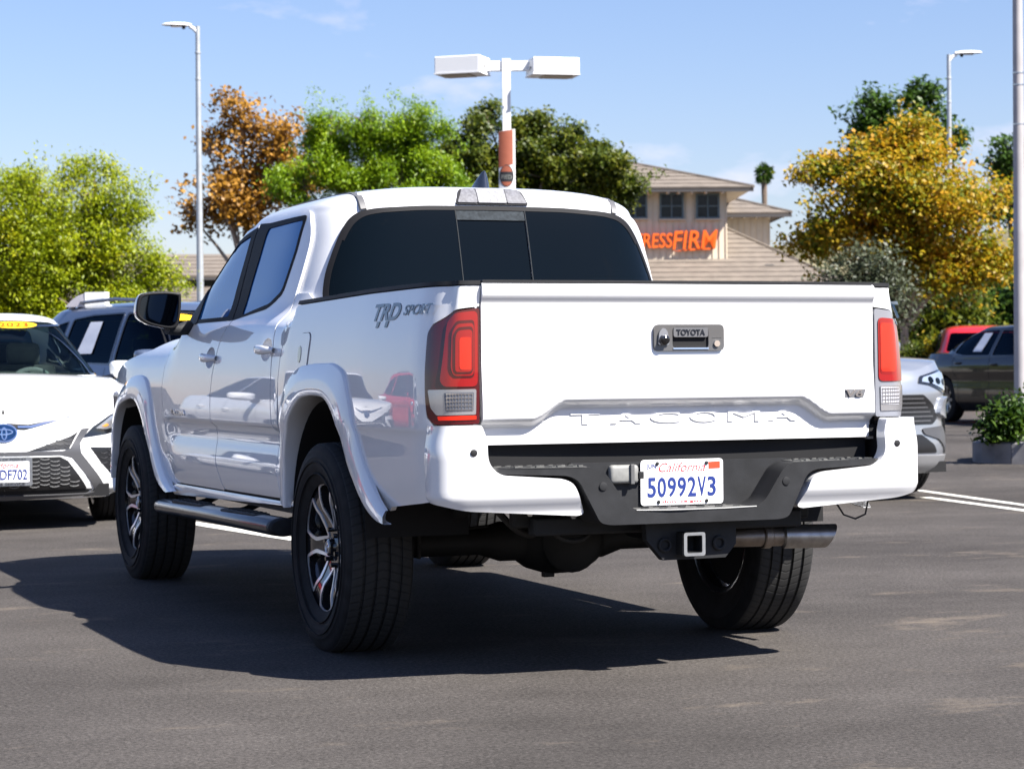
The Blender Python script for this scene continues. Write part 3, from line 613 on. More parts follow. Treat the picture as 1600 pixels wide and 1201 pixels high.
# ------------------------------------------------------------------ wheels
def tyre_prof(R, w, rim, grooves=True):
    h = w/2; P = [(rim-.012, -h*.78), (rim+.006, -h*.86), (rim+.03, -h*.93), (rim+.05, -h*.985), (R-.085, -h*1.0), (R-.055, -h*.985), (R-.052, -h*.965), (R-.036, -h*.945), (R-.020, -h*.90), (R-.010, -h*.845), (R-.006, -h*.80)]
    gs = [-.52, -.18, .18, .52] if grooves else []
    for g in gs:
        gw = .045; P += [(R-.002-.003*abs(g), h*(g-gw)), (R-.011, h*(g-gw*.7)), (R-.011, h*(g+gw*.7)), (R-.002-.003*abs(g), h*(g+gw))]
    P += [(r, -z) for r, z in P[:11][::-1]]
    return P
TREAD = None
def tread_mat():
    m = bpy.data.materials.new('tyre tread'); m.use_nodes = True; nt = m.node_tree; b = nt.nodes['Principled BSDF']; b.inputs['Base Color'].default_value = (.016, .016, .017, 1); b.inputs['Roughness'].default_value = .8
    t = nt.nodes.new('ShaderNodeTexCoord'); sep = nt.nodes.new('ShaderNodeSeparateXYZ'); nt.links.new(t.outputs['Object'], sep.inputs[0])
    at = nt.nodes.new('ShaderNodeMath'); at.operation = 'ARCTAN2'; nt.links.new(sep.outputs['Y'], at.inputs[0]); nt.links.new(sep.outputs['Z'], at.inputs[1])
    ax = nt.nodes.new('ShaderNodeMath'); ax.operation = 'ABSOLUTE'; nt.links.new(sep.outputs['X'], ax.inputs[0])
    def mad(a, k, c_node=None, c=0.):
        q = nt.nodes.new('ShaderNodeMath'); q.operation = 'MULTIPLY_ADD'; nt.links.new(a, q.inputs[0]); q.inputs[1].default_value = k
        if c_node: nt.links.new(c_node, q.inputs[2])
        else: q.inputs[2].default_value = c
        return q.outputs[0]
    ph = mad(at.outputs[0], 76., mad(ax.outputs[0], 60.))
    sn = nt.nodes.new('ShaderNodeMath'); sn.operation = 'SINE'; nt.links.new(ph, sn.inputs[0])
    r = nt.nodes.new('ShaderNodeMapRange'); r.inputs[1].default_value = .72; r.inputs[2].default_value = .9; r.inputs[3].default_value = 1; r.inputs[4].default_value = 0; nt.links.new(sn.outputs[0], r.inputs[0])
    # only on the tread face
    ln = nt.nodes.new('ShaderNodeVectorMath'); ln.operation = 'LENGTH'
    cx = nt.nodes.new('ShaderNodeCombineXYZ'); nt.links.new(sep.outputs['Y'], cx.inputs[1]); nt.links.new(sep.outputs['Z'], cx.inputs[2]); nt.links.new(cx.outputs[0], ln.inputs[0])
    bp = nt.nodes.new('ShaderNodeBump'); bp.inputs['Strength'].default_value = .5; bp.inputs['Distance'].default_value = .002; nt.links.new(r.outputs[0], bp.inputs['Height']); nt.links.new(bp.outputs[0], b.inputs['Normal'])
    mx = nt.nodes.new('ShaderNodeMix'); mx.data_type = 'RGBA'; mx.inputs[6].default_value = (.010, .010, .010, 1); mx.inputs[7].default_value = (.020, .0195, .019, 1); nt.links.new(r.outputs[0], mx.inputs[0]); nt.links.new(mx.outputs[2], b.inputs['Base Color'])
    return m
TREAD = tread_mat()
def assign_tread(o, R, m2):
    me = o.data; me.materials.append(m2)
    for p in me.polygons:
        c = p.center; r = math.hypot(c.y, c.z)
        if r > R-.0125: p.material_index = 1
def truck_wheel():
    R = .3875; w = .262; rim = .244
    MX = Matrix.Rotation(-math.pi/2, 4, 'Y')          # local z -> -x (outer face at -x)
    wh = lathe('wheel', [(.238, .100), (.249, .104), (.249, .094), (.236, .088), (.225, .06), (.215, 0), (.215, -.095), (.235, -.105), (.249, -.106)], MX, DALLOY, T, n=64)
    ty = lathe('tyre', tyre_prof(R, w, rim), MX, RUBBER, wh, n=120); assign_tread(ty, R, TREAD)
    for rr, hh in ((.315, .1338), (.272, .1285)): lathe('sidewall_rib', [(rr-.003, hh-.004), (rr-.0015, hh+.0012), (rr+.0015, hh+.0012), (rr+.003, hh-.004)], MX, RUBBER, wh, n=64)
    F = lambda a, b: np.stack([-(.060+.034*sst(.06, .2, np.hypot(a, b))), a, b], -1)
    S = .238; wins = []
    for k in range(6):
        an = math.pi/2+k*math.pi/3; c, s = math.cos(an), math.sin(an)
        P = [(.33, 0), (.60, .205), (.90, .265), (.955, .15), (.97, 0), (.955, -.15), (.90, -.265), (.60, -.205)]
        P = rounded([(r*S, t*S) for r, t in P], [.004, .005, .006, .012, .012, .012, .006, .005], 3); wins.append(np.array([(c*r-s*t, s*r+c*t) for r, t in P]))
    disc = np.array([(.2385*math.cos(a), .2385*math.sin(a)) for a in np.linspace(0, 2*math.pi, 72, endpoint=False)])
    panel('spoke_face', disc, F, DALLOY, wh, holes=wins, st=.012, sgn=-1, lip=.04)
    for wn in wins:
        c = wn.mean(0); big = c+(wn-c)*1.0; d = wn-c; ln = np.linalg.norm(d, axis=1)[:, None]; outer = wn+d/ln*.0145
        panel('spoke_edge', outer, F, ALLOY, wh, holes=[wn], st=.012, sgn=-1, lip=.006, off=.0035)
    lathe('brake_disc', [(.03, -.01), (.17, -.01), (.17, -.03)], MX, UNDER, wh, n=40)
    lathe('barrel_back', [(.0, -.05), (.21, -.05)], MX, GAP, wh, n=32)
    hub = lathe('center_cap', [(.0, .090), (.024, .089), (.031, .085), (.033, .074), (.036, .066), (.05, .060)], MX, GLOSSB, wh, n=32)
    lathe('emblem_ring', [(.019, .0895), (.0205, .0915), (.0225, .0915), (.024, .0888)], MX, ALLOY, wh, n=32)
    lathe('emblem_ring', [(.006, .0905), (.007, .092), (.009, .092), (.010, .0905)], MX, ALLOY, wh, n=20)
    for k in range(6):
        a = k*math.pi/3+.3; bmo('lug_nut', tube_bm([(-.06, .066*math.cos(a), .066*math.sin(a)), (-.082, .066*math.cos(a), .066*math.sin(a))], .0095, 6), GLOSSB, wh)
    return wh
W0 = truck_wheel()
WHEELS = []
for i, (x, y, rot) in enumerate(((-.8045, 0, 0), (.8045, 0, 0), (-.8045, 3.236, .12), (.8045, 3.236, 0))):
    o = W0 if i == 0 else copy_tree(W0, T); o.location = (x, y, .376); o.rotation_euler = (rot*0+ (0 if x < 0 else 0), 0, math.pi if x > 0 else 0)
    WHEELS.append(o)
# ------------------------------------------------------------------ chassis
def build_chassis():
    # rear axle with differential
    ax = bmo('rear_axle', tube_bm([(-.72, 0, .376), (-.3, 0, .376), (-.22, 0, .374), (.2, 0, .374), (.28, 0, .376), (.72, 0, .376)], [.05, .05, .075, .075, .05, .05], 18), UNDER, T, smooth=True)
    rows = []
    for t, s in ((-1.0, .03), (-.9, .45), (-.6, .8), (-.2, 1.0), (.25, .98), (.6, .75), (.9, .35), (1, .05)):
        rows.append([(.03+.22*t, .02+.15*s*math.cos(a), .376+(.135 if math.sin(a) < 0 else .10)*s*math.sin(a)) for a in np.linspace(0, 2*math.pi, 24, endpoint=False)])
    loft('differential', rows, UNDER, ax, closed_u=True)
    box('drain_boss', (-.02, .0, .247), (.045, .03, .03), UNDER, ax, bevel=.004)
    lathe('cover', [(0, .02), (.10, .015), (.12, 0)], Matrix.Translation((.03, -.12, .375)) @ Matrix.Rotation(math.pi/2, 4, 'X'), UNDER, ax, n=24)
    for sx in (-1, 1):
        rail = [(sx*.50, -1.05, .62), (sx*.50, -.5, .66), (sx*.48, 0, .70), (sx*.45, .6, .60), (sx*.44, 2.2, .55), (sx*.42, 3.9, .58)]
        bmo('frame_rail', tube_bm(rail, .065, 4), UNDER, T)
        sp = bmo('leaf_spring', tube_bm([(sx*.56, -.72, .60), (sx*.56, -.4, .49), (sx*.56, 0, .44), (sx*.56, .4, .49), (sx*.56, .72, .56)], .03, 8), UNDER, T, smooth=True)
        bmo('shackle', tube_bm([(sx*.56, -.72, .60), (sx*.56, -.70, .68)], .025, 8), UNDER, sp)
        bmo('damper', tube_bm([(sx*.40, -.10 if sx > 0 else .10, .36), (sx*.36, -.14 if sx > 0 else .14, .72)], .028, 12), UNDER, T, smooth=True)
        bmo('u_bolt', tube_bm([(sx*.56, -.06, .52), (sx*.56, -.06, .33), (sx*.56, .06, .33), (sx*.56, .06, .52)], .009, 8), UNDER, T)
    box('bed_floor', (0, -.33, .80), (1.50, 1.60, .04), BLKP, T)
    box('bed_front_wall', (0, .42, 1.03), (1.50, .03, .50), WHITE, T)
    for sx in (-1, 1): box('bed_inner_wall', (sx*.745, -.36, 1.03), (.02, 1.5, .48), BLKP, T); box('rail_top', (sx*.80, -.30, 1.280), (.12, 1.3, .012), BLKP, T)
    box('floor_pan', (0, 1.75, .60), (1.56, 2.4, .05), GAP, T)
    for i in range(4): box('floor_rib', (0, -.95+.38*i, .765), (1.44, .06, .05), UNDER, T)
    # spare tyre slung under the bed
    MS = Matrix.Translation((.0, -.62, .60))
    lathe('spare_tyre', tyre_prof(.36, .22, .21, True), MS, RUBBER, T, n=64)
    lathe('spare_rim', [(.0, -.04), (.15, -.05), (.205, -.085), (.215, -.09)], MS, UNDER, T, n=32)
    # tow hitch
    h = box('tow_hitch', (0, -1.02, .50), (1.0, .06, .06), BLKP, T, bevel=.008)
    pl = [(-.170, .515), (.165, .515), (.165, .43), (.125, .386), (-.105, .384), (-.165, .452)]
    bmo('hitch_plate', prism_bm(pl, lambda u, v, d: (u+.02, -1.165+d, v), 0, .035), BLKP, h, bevel=.006)
    o1 = [(-.038, .400), (.038, .400), (.038, .478), (-.038, .478)]; i1 = [(-.026, .412), (.026, .412), (.026, .466), (-.026, .466)]
    bm = bmesh.new(); n = 4
    rings = [[bm.verts.new((u, y, v)) for u, v in rounded(q, rr, 3)] for q, y, rr in ((o1, -1.00, .008), (o1, -1.218, .008), (o1, -1.226, .006), (i1, -1.226, .005), (i1, -1.222, .005), (i1, -1.02, .005))]
    for a, b in zip(rings[:-1], rings[1:]):
        for k in range(len(a)): bm.faces.new((a[k], a[(k+1) % len(a)], b[(k+1) % len(b)], b[k]))
    bm.faces.new(rings[-1])
    rc = bmo('receiver_tube', bm, BLKP, h, smooth=True)
    bm = bmesh.new(); o2 = rounded(o1, .008, 3); i2 = rounded([(-.028, .410), (.028, .410), (.028, .468), (-.028, .468)], .005, 3); o2 = np.array(o2)*[1.03, 1]
    rings = [[bm.verts.new((u, y, v)) for u, v in q] for q, y in ((o2, -1.214), (o2, -1.2285), (i2, -1.2285), (i2, -1.22))]
    for a, b in zip(rings[:-1], rings[1:]):
        for k in range(len(a)): bm.faces.new((a[k], a[(k+1) % len(a)], b[(k+1) % len(b)], b[k]))
    bmo('receiver_lip', bm, STEEL, rc)
    for sx in (-1, 1): tube('chain_eye', [(sx*.10+.02+.02*math.cos(a), -1.17, .435+.02*math.sin(a)) for a in np.linspace(0, 6.28, 18)], .006, BLKP, h, n=8)
    # exhaust leaving to the side behind the wheel
    ex = bmo('exhaust', tube_bm([(.20, -.95, .435), (.30, -.99, .435), (.44, -1.0, .434), (.46, -1.0, .434)], [.033, .033, .033, .033], 20), RUST, T, smooth=True)
    bm = bmesh.new(); pr = []
    d = Vector((1, -.10, -.012)).normalized(); c0 = Vector((.445, -1.0, .4335)); up = Vector((0, 0, 1)); sd = d.cross(up).normalized()
    rows = []
    for L_, r, cut in ((0, .034, 0), (.006, .0415, 0), (.17, .0415, 1), (.17, .0375, 1), (.05, .0375, 0)):
        rows.append([c0+d*(L_+(.022*math.sin(a) if cut else 0)+(.012 if cut else 0))+(sd*math.cos(a)+up*math.sin(a))*r for a in np.linspace(0, 2*math.pi, 28, endpoint=False)])
    loft('tail_pipe', rows, mat('tarnished tip', (.30, .28, .26), .33, metal=.9, noise=.25, nscale=30), ex, closed_u=True, ang=.8)
    lathe('clamp', [(.036, -.016), (.040, -.012), (.040, .012), (.036, .016)], Matrix.Translation((.385, -.998, .4345)) @ Matrix.Rotation(math.pi/2, 4, 'Y'), RUST, ex, n=24)
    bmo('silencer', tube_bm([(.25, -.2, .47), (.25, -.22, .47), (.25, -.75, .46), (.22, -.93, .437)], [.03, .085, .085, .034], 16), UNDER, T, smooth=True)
    # loose wire hanging under the bumper corner
    tube('wire', [(.60, -1.10, .56), (.63, -1.11, .51), (.67, -1.12, .495), (.71, -1.12, .51), (.73, -1.11, .57)], .0035, BLKP, T, n=6)
    # hoses, brackets and bolts around the axle
    for k, (P, r) in enumerate(((((-.60, -.95, .56), (-.50, -.90, .48), (-.40, -.80, .46), (-.33, -.6, .50)), .012), (((-.45, -1.0, .55), (-.38, -.97, .46), (-.28, -.95, .45), (-.2, -.9, .53)), .009), (((.2, -.3, .60), (.1, -.2, .50), (-.05, -.15, .46), (-.2, -.1, .44)), .008), (((-.66, -.15, .44), (-.5, -.12, .43), (-.3, -.1, .44)), .006), (((.66, -.15, .44), (.5, -.12, .43), (.3, -.1, .44)), .006))):
        tube('brake_hose', [tuple(q) for q in catmull(P, 5)], r, UNDER, T, n=8)
    for (x, y, z) in ((-.56, -.74, .60), (-.50, -.98, .545), (-.36, -1.02, .535), (.56, -.74, .60), (.40, -1.0, .53)):
        bmo('bracket_bolt', tube_bm([(x, y, z), (x, y-.035, z)], .012, 6), STEEL, T)
    for sx in (-1, 1): box('hanger_bracket', (sx*.52, -.98, .55), (.07, .05, .11), UNDER, T, bevel=.01); box('bump_stop', (sx*.47, 0, .52), (.07, .09, .09), UNDER, T, bevel=.015)
    # running boards
    for sx in (-1, 1):
        P = [(.42, .435), (.47, .430), (1.4, .418), (2.30, .408), (2.42, .408), (2.46, .425)]
        rows = []
        for y, z, k in ((.44, .424, .35), (.447, .424, .85), (.47, .424, 1), (1.4, .416, 1), (2.36, .404, 1), (2.43, .402, .9), (2.455, .405, .5)):
            rows.append([(sx*(.935+.062*k*math.copysign(abs(math.cos(a))**.8, math.cos(a))), y, z+.036*k*math.copysign(abs(math.sin(a))**.8, math.sin(a))) for a in np.linspace(0, 2*math.pi, 24, endpoint=False)])
        rb = loft('running_board', rows, mat('satin black tube', (.022, .024, .027), .28, coat=.5, coat_rough=.15), T, closed_u=True)
        lathe('end_cap', [(0, .012), (.03, .010), (.036, 0), (.036, -.03)], Matrix.Translation((sx*.935, .435, .424)) @ Matrix.Rotation(math.pi/2, 4, 'X') @ Matrix.Diagonal((1.7, 1, 1, 1)), BLKP, rb, n=24)
        for y0 in (.98, 1.86):
            PF = lambda u, v, sx=sx: np.stack([sx*u, v, .4605-.0085*(v-.42)+0*u-1.2*np.clip(u-.955, 0, 1)**1.5], -1)
            pd = panel('step_pad', rounded([(.905, y0-.27), (.975, y0-.27), (.982, y0+.27), (.905, y0+.27)], .03), PF, BLKP, rb, st=.03, sgn=sx*1, lip=.02, off=.002)
            for k in range(11):
                v0 = y0-.22+.042*k; bmo('grip_rib', box_bm((sx*.935, v0, float(PF(np.array([.935]), np.array([v0]))[0][2])+.004), (.045, .012, .006), .5*(1 if k % 2 else -1)), BLKP, pd)
        for y0 in (.75, 1.5, 2.2): tube('bracket', [(sx*.93, y0, .40), (sx*.80, y0, .43), (sx*.60, y0, .52)], .016, UNDER, rb, n=8)
    # sill underside
        box('sill_pan', (sx*.82, 1.42, .50), (.10, 2.0, .06), UNDER, T)
build_chassis()
# ------------------------------------------------------------------ mirrors, handles, badges, front end
def build_trim():
    for sx in (-1, 1):
        # mirror head: rounded shell, glass facing rearwards
        cen = np.array([1.025, 2.13, 1.298]); O = np.array([(-.100, .070), (-.085, .083), (-.02, .088), (.07, .080), (.098, .060), (.108, .0), (.098, -.032), (.05, -.062), (-.03, -.080), (-.072, -.078), (-.09, -.05), (-.098, .0)])
        O = catmull(O, 4, True); rows = []
        for dy, k in ((-.012, .86), (-.014, .93), (-.006, .985), (.012, 1.0), (.05, .97), (.085, .86), (.105, .62), (.115, .3), (.117, .02)):
            rows.append([(sx*(cen[0]+u*k), cen[1]+dy+.10*u*sx*0-.12*u*(-1 if u > 0 else -1)*0, cen[2]+v*k) for u, v in O])
        mh = loft('door_mirror', rows, WHITE, T, closed_u=True)
        rows = [[(sx*(cen[0]+u*k), cen[1]+dy, cen[2]+v*k) for u, v in O] for dy, k in ((-.0065, .992), (-.0150, .965), (-.0168, .92), (-.0160, .87), (-.008, .83))]
        loft('bezel', rows, mat('satin black bezel', (.012, .012, .013), .45, spec=.25), mh, closed_u=True)
        mk('mirror_glass', [(sx*(cen[0]+u*.87), cen[1]-.0095, cen[2]+v*.86) for u, v in O], [list(range(len(O)))], MIRROR, mh)
        bmo('mirror_arm', tube_bm([(sx*.985, 2.15, 1.222), (sx*.93, 2.17, 1.213), (sx*.87, 2.20, 1.225)], [.030, .026, .034], 14), BLKP, mh, smooth=True)
        F, sg = (SL, -1) if sx < 0 else (SR, 1)
        panel('mirror_sail', rounded([(2.12, 1.236), (2.16, 1.40), (2.27, 1.345), (2.38, 1.236)], .01), F, BLKP, mh, st=.03, sgn=sg, lip=.01, off=.0065)
        # door handles
        for y, z in ((1.675, 1.083), (.775, 1.108)):
            x = float(side_x(y, z))
            hd = bmesh.new(); rows = []
            for t in np.linspace(-1, 1, 13):
                yy = y+.115*t; o = .030*(1-abs(t)**3.2)+.002; r = .019*(1-.45*t*t)
                rows.append([(sx*(x+o+.010*math.cos(a)), yy, z+.004*t+r*math.sin(a)) for a in np.linspace(0, 2*math.pi, 12, endpoint=False)])
            loft('door_handle', rows, WHITE, T, closed_u=True)
            panel('handle_cup', [(y+.080*math.cos(a), z+.048*math.sin(a)) for a in np.linspace(0, 2*math.pi, 32, endpoint=False)], lambda u, v, y=y, z=z, sx=sx: np.stack([sx*(side_x(u, v)+.0005-.030*np.maximum(1-((u-y)/.080)**2-((v-z)/.048)**2, 0)**.8), u, v], -1), WHITE, T, st=.009, sgn=sg, lip=0)
        # lettering on the front door, decals on the bed side
        def on_side(y0, z0, sx=sx):
            d = -1 if sx < 0 else 1
            return lambda u, v, w: np.stack([sx*(side_x(y0+d*u, z0+v)+.0016+w), y0+d*u, z0+v], -1)
        text('door_badge', 'TACOMA', None, .265, .026, CHROME, T, depth=.004, bold=.03, mapf=on_side(2.345 if sx < 0 else 2.08, .826))
        y0 = -.585 if sx < 0 else -1.09; d = -1 if sx < 0 else 1
        text('bed_decal', 'TRD', None, .25, .058, DECAL, T, depth=.0008, bold=.03, shear=.32, mapf=on_side(y0, 1.190))
        text('bed_decal', 'SPORT', None, .245, .034, DECAL, T, depth=.0008, bold=.012, shear=.32, mapf=on_side(y0+d*.275, 1.204))
        for k in range(2):
            yy = y0+d*(.035+.085*k); mf = on_side(yy, 1.167); P = [(.006, .021), (.034, .021), (.020, 0), (-.004, 0)]
            V = np.concatenate([mf(np.array([p[0] for p in P]), np.array([p[1] for p in P]), np.full(4, w)) for w in (0, .0008)])
            mk('decal_tail', V, [(4, 5, 6, 7), (3, 2, 1, 0), (0, 1, 5, 4), (1, 2, 6, 5), (2, 3, 7, 6), (3, 0, 4, 7)], DECAL, T)
    # fuel flap
    ff = rounded([(.14, 1.165), (.27, 1.163), (.325, 1.12), (.33, 1.05), (.29, 1.005), (.16, 1.005)], .035)
    c = ff.mean(0); panel('fuel_flap', ff, SL, WHITE, T, st=.02, sgn=-1, lip=.004, off=.0035)
    panel('fuel_flap_gap', c+(ff-c)*1.028, SL, GAP, T, st=.03, sgn=-1, lip=0, off=.0012)
    panel('flap_notch', [(.255+.02*math.cos(a), 1.085+.032*math.sin(a)) for a in np.linspace(0, 6.28, 20, endpoint=False)], SL, GLOSSB, T, st=.01, sgn=-1, lip=.003, off=.0052)
    # bonnet and front end
    HF = lambda x, y: np.stack([x, y, np.interp(y, [2.4, 2.75, 3.2, 3.6, 3.95, 4.08], [1.225, 1.205, 1.175, 1.13, 1.06, 1.0])-.045*(np.abs(x)/.8)**2.6+.022*sst(.42, .33, np.abs(x))*sst(3.9, 3.5, y)], -1)
    panel('bonnet', rounded([(-.80, 2.50), (.80, 2.50), (.79, 3.3), (.72, 3.85), (.45, 4.06), (-.45, 4.06), (-.72, 3.85), (-.79, 3.3)], .05), HF, WHITE, T, st=.05, sgn=1, lip=.02)
    Fp = lambda x, z: np.stack([x, 4.14-.30*(np.abs(x)/.9)**3-.06*((z-.75)/.4)**2, z], -1)
    panel('front_bumper', rounded([(-.90, .40), (.90, .40), (.90, .72), (.62, .66), (-.62, .66), (-.90, .72)], .03), Fp, WHITE, T, st=.05, sgn=-1, lip=.05)
    panel('grille', rounded([(-.60, .66), (.60, .66), (.52, .97), (-.52, .97)], .04), Fp, BLKP, T, st=.05, sgn=-1, lip=.03, off=-.01)
    for sx in (-1, 1): panel('headlight', rounded([(sx*.56, .80), (sx*.88, .76), (sx*.89, .92), (sx*.54, .98)], .02), Fp, CLEAR, T, st=.04, sgn=-1, lip=.03, off=-.004)
build_trim()
# ------------------------------------------------------------------ other vehicles
def car_glass(name, tint, refl=(.36, .50, .66)):
    m = bpy.data.materials.new(name); m.use_nodes = True; nt = m.node_tree; nt.nodes.clear()
    o = nt.nodes.new('ShaderNodeOutputMaterial'); tr = nt.nodes.new('ShaderNodeBsdfTransparent'); tr.inputs[0].default_value = (*tint, 1)
    gl = nt.nodes.new('ShaderNodeBsdfGlossy'); gl.inputs['Roughness'].default_value = .012; gl.inputs['Color'].default_value = (*refl, 1)
    fr = nt.nodes.new('ShaderNodeFresnel'); fr.inputs[0].default_value = 1.52; mx = nt.nodes.new('ShaderNodeMixShader')
    nt.links.new(fr.outputs[0], mx.inputs[0]); nt.links.new(tr.outputs[0], mx.inputs[1]); nt.links.new(gl.outputs[0], mx.inputs[2]); nt.links.new(mx.outputs[0], o.inputs[0]); return m
GL_CLEAR = car_glass('clear car glass', (.60, .72, .68), (.16, .20, .22)); GL_DARK = car_glass('tinted car glass', (.10, .14, .16), (.12, .20, .28))
CLOTH = mat('dark seat cloth', (.035, .037, .042), .9, noise=.15, nscale=30)
TRIM = mat('interior trim', (.05, .055, .06), .75)
def seat_parts(parent, x, y, z, m=CLOTH):
    bm = box_bm((x, y+.05, z+.08), (.50, .50, .16)); box_bm((x, y-.26, z+.40), (.48, .13, .62), 0, bm, None); box_bm((x, y-.30, z+.79), (.25, .10, .17), 0, bm)
    return bmo('seat', bm, m, parent, bevel=.04, seg=2, smooth=True)
def car_wheel_proto():
    R = .335; MX = Matrix.Rotation(math.pi/2, 4, 'Y')
    wh = lathe('wheel', [(.215, .085), (.226, .088), (.226, .078), (.205, .06), (.20, 0), (.20, -.09), (.226, -.095)], MX, ALLOY, None, n=40)
    ty = lathe('tyre', tyre_prof(R, .215, .222, True), MX, RUBBER, wh, n=64)
    F = lambda a, b: np.stack([.045+.03*sst(.05, .2, np.hypot(a, b)), a, b], -1); wins = []
    for k in range(10):
        an = (k//2)*2*math.pi/5+(.31 if k % 2 else -.31); c, s = math.cos(an), math.sin(an)
        P = rounded([(.075, 0), (.19, .042), (.197, 0), (.19, -.042)], .008, 3); wins.append(np.array([(c*r-s*t, s*r+c*t) for r, t in P]))
    panel('spoke_face', [(.212*math.cos(a), .212*math.sin(a)) for a in np.linspace(0, 2*math.pi, 48, endpoint=False)], F, mat('grey alloy', (.30, .30, .31), .3, metal=.9), wh, holes=wins, st=.02, sgn=1, lip=.03)
    lathe('barrel', [(0, -.03), (.2, -.03)], MX, GAP, wh, n=24)
    lathe('hub_cap', [(0, .062), (.028, .060), (.034, .048)], MX, GLOSSB, wh, n=20)
    return wh
CW = car_wheel_proto(); CW_used = [False]
class Car:
    def __init__(s, name, loc, rz, label, cat, paint, L_=4.88, W_=1.84, plan=None, top=None, prof=None, gw=None, gr=None, gf=None, gzs=None, n=5., wheels=(-1.40, 1.42), wr=.335, glass=None, group=None, zb=.20, crown=.035, nose=None):
        s.root = empty(name, loc, rz, label, cat, group); s.paint = paint; h = W_/2; l = L_/2; s.wr = wr; s.wheels = wheels; s.h = h; s.l = l; s.zb = zb
        pl = plan or [(0, -l), (.45*h, -l+.012), (.72*h, -l+.06), (.87*h, -l+.17), (.955*h, -l+.45), (.99*h, -l+1.0), (h, -.3), (h, .4), (.99*h, l-1.15), (.95*h, l-.62), (.87*h, l-.36), (.70*h, l-.17), (.45*h, l-.06), (.2*h, l-.012), (0, l)]
        P = catmull(pl, 14); s.S = np.r_[0, np.cumsum(np.linalg.norm(np.diff(P, axis=0), axis=1))]; s.P = P
        k = np.gradient(P, axis=0); nn = np.stack([k[:, 1], -k[:, 0]], -1); nn /= np.linalg.norm(nn, axis=1)[:, None]; nn[0] = (0, -1); nn[-1] = (0, 1); s.N = nn
        s.top = pch(*top); s.prof = pch(*prof); s.nose = nose; s.crown = crown
        s.gz = gzs; s.gwf = pch(gzs, gw); s.grf = pch(gzs, gr); s.gff = pch(gzs, gf); s.n = n
        th = np.linspace(0, math.pi/2, 3000); a = (gf[len(gf)//2]-gr[len(gr)//2])/2; x = gw[len(gw)//2]*np.sin(th)**(2/n); y = a*np.cos(th)**(2/n)
        d = np.r_[0, np.cumsum(np.hypot(np.diff(x), np.diff(y)))]; s.tt = d/d[-1]; s.th = th
        s.glass = glass or GL_DARK
    def ws(s, q, z, sx):
        q = np.asarray(q, float); z = np.asarray(z, float); x = np.interp(q, s.S, s.P[:, 0]); y = np.interp(q, s.S, s.P[:, 1]); nx = np.interp(q, s.S, s.N[:, 0]); ny = np.interp(q, s.S, s.N[:, 1])
        o = s.prof(z)
        if s.nose is not None: o = o+np.maximum(ny, 0)**2*s.nose(z)
        return np.stack([sx*np.maximum(x+nx*o, 0), y+ny*o, z], -1)
    def s_y(s, y): i = len(s.P)//5; j = len(s.P)-len(s.P)//6; return np.interp(y, s.P[:, 1], s.S)
    def side(s, sx): return lambda y, z: s.ws(s.s_y(y), z, sx)
    def front(s):
        mid = len(s.P)//2
        def f(x, z):
            q = np.interp(-np.abs(x), -s.P[mid:, 0], s.S[mid:]); p = s.ws(q, z, 1.); p[..., 0] = np.where(np.asarray(x) < 0, -p[..., 0], p[..., 0]); return p
        return f
    def rear(s):
        mid = len(s.P)//2
        def f(x, z):
            q = np.interp(np.abs(x), s.P[:mid, 0], s.S[:mid]); p = s.ws(q, z, 1.); p[..., 0] = np.where(np.asarray(x) < 0, -p[..., 0], p[..., 0]); return p
        return f
    def gp(s, t, z):
        """greenhouse point; t in [-2,2], 0 front centre, +-1 side centre, +-2 rear centre"""
        t = np.asarray(t, float); z = np.asarray(z, float); sg = np.sign(t); q = np.abs(t)
        w, r, f = s.gwf(z), s.grf(z), s.gff(z); a = (f-r)/2; c = (f+r)/2
        fr = q <= 1; u = np.where(fr, q, 2-q); th = np.interp(u, s.tt, s.th)
        return np.stack([sg*w*np.sin(th)**(2/s.n), c+np.where(fr, 1, -1)*a*np.cos(th)**(2/s.n), z], -1)
    def t_side(s, P, sx):
        P = dens(P, .05); y, z = P[:, 0], P[:, 1]; r, f = s.grf(z), s.gff(z); a = (f-r)/2; c = (f+r)/2; k = np.clip((y-c)/a, -.9995, .9995)
        th = np.arccos(np.abs(k)**(s.n/2)); u = np.interp(th, s.th, s.tt); return np.stack([sx*np.where(k > 0, u, 2-u), z], -1)
    def t_end(s, P, front):
        P = dens(P, .05); x, z = P[:, 0], P[:, 1]; k = np.clip(x/s.gwf(z), -.9995, .9995); th = np.arcsin(np.abs(k)**(s.n/2)); u = np.interp(th, s.th, s.tt)
        return np.stack([np.sign(x)*u, z], -1) if front else np.stack([np.where(x >= 0, 2-u, -(2-u)), z], -1)
    def build(s, wins_side, wscreen, rscreen, zroof, seams=(), interior=True):
        R = s.root; ra = s.wr+.045
        # lower body, both halves
        q = s.S; top = np.stack([q, s.top(s.P[:, 1])], -1)[::5]; tw = [tuple(p) for p in top[::-1]]
        tw = [(float(q[-1]), float(s.top(s.P[-1, 1])))]+tw if tw[0][0] < q[-1]-1e-6 else tw
        if tw[-1][0] > 1e-6: tw.append((0., float(s.top(s.P[0, 1]))))
        bot = [(0., s.zb+.05), (float(s.s_y(-s.l+.3)), s.zb)]
        for yw in s.wheels:
            for a in np.linspace(math.pi, 0, 15): 
                z = s.wr+ra*math.sin(a)
                bot.append((float(s.s_y(yw+ra*math.cos(a))), max(z, s.zb)))
            if yw == s.wheels[0]: bot += [(float(s.s_y(yw+ra+.15)), s.zb-.02), (float(s.s_y(s.wheels[1]-ra-.15)), s.zb-.02)]
        bot += [(float(s.s_y(s.l-.25)), s.zb), (float(s.S[-1]), s.zb)]
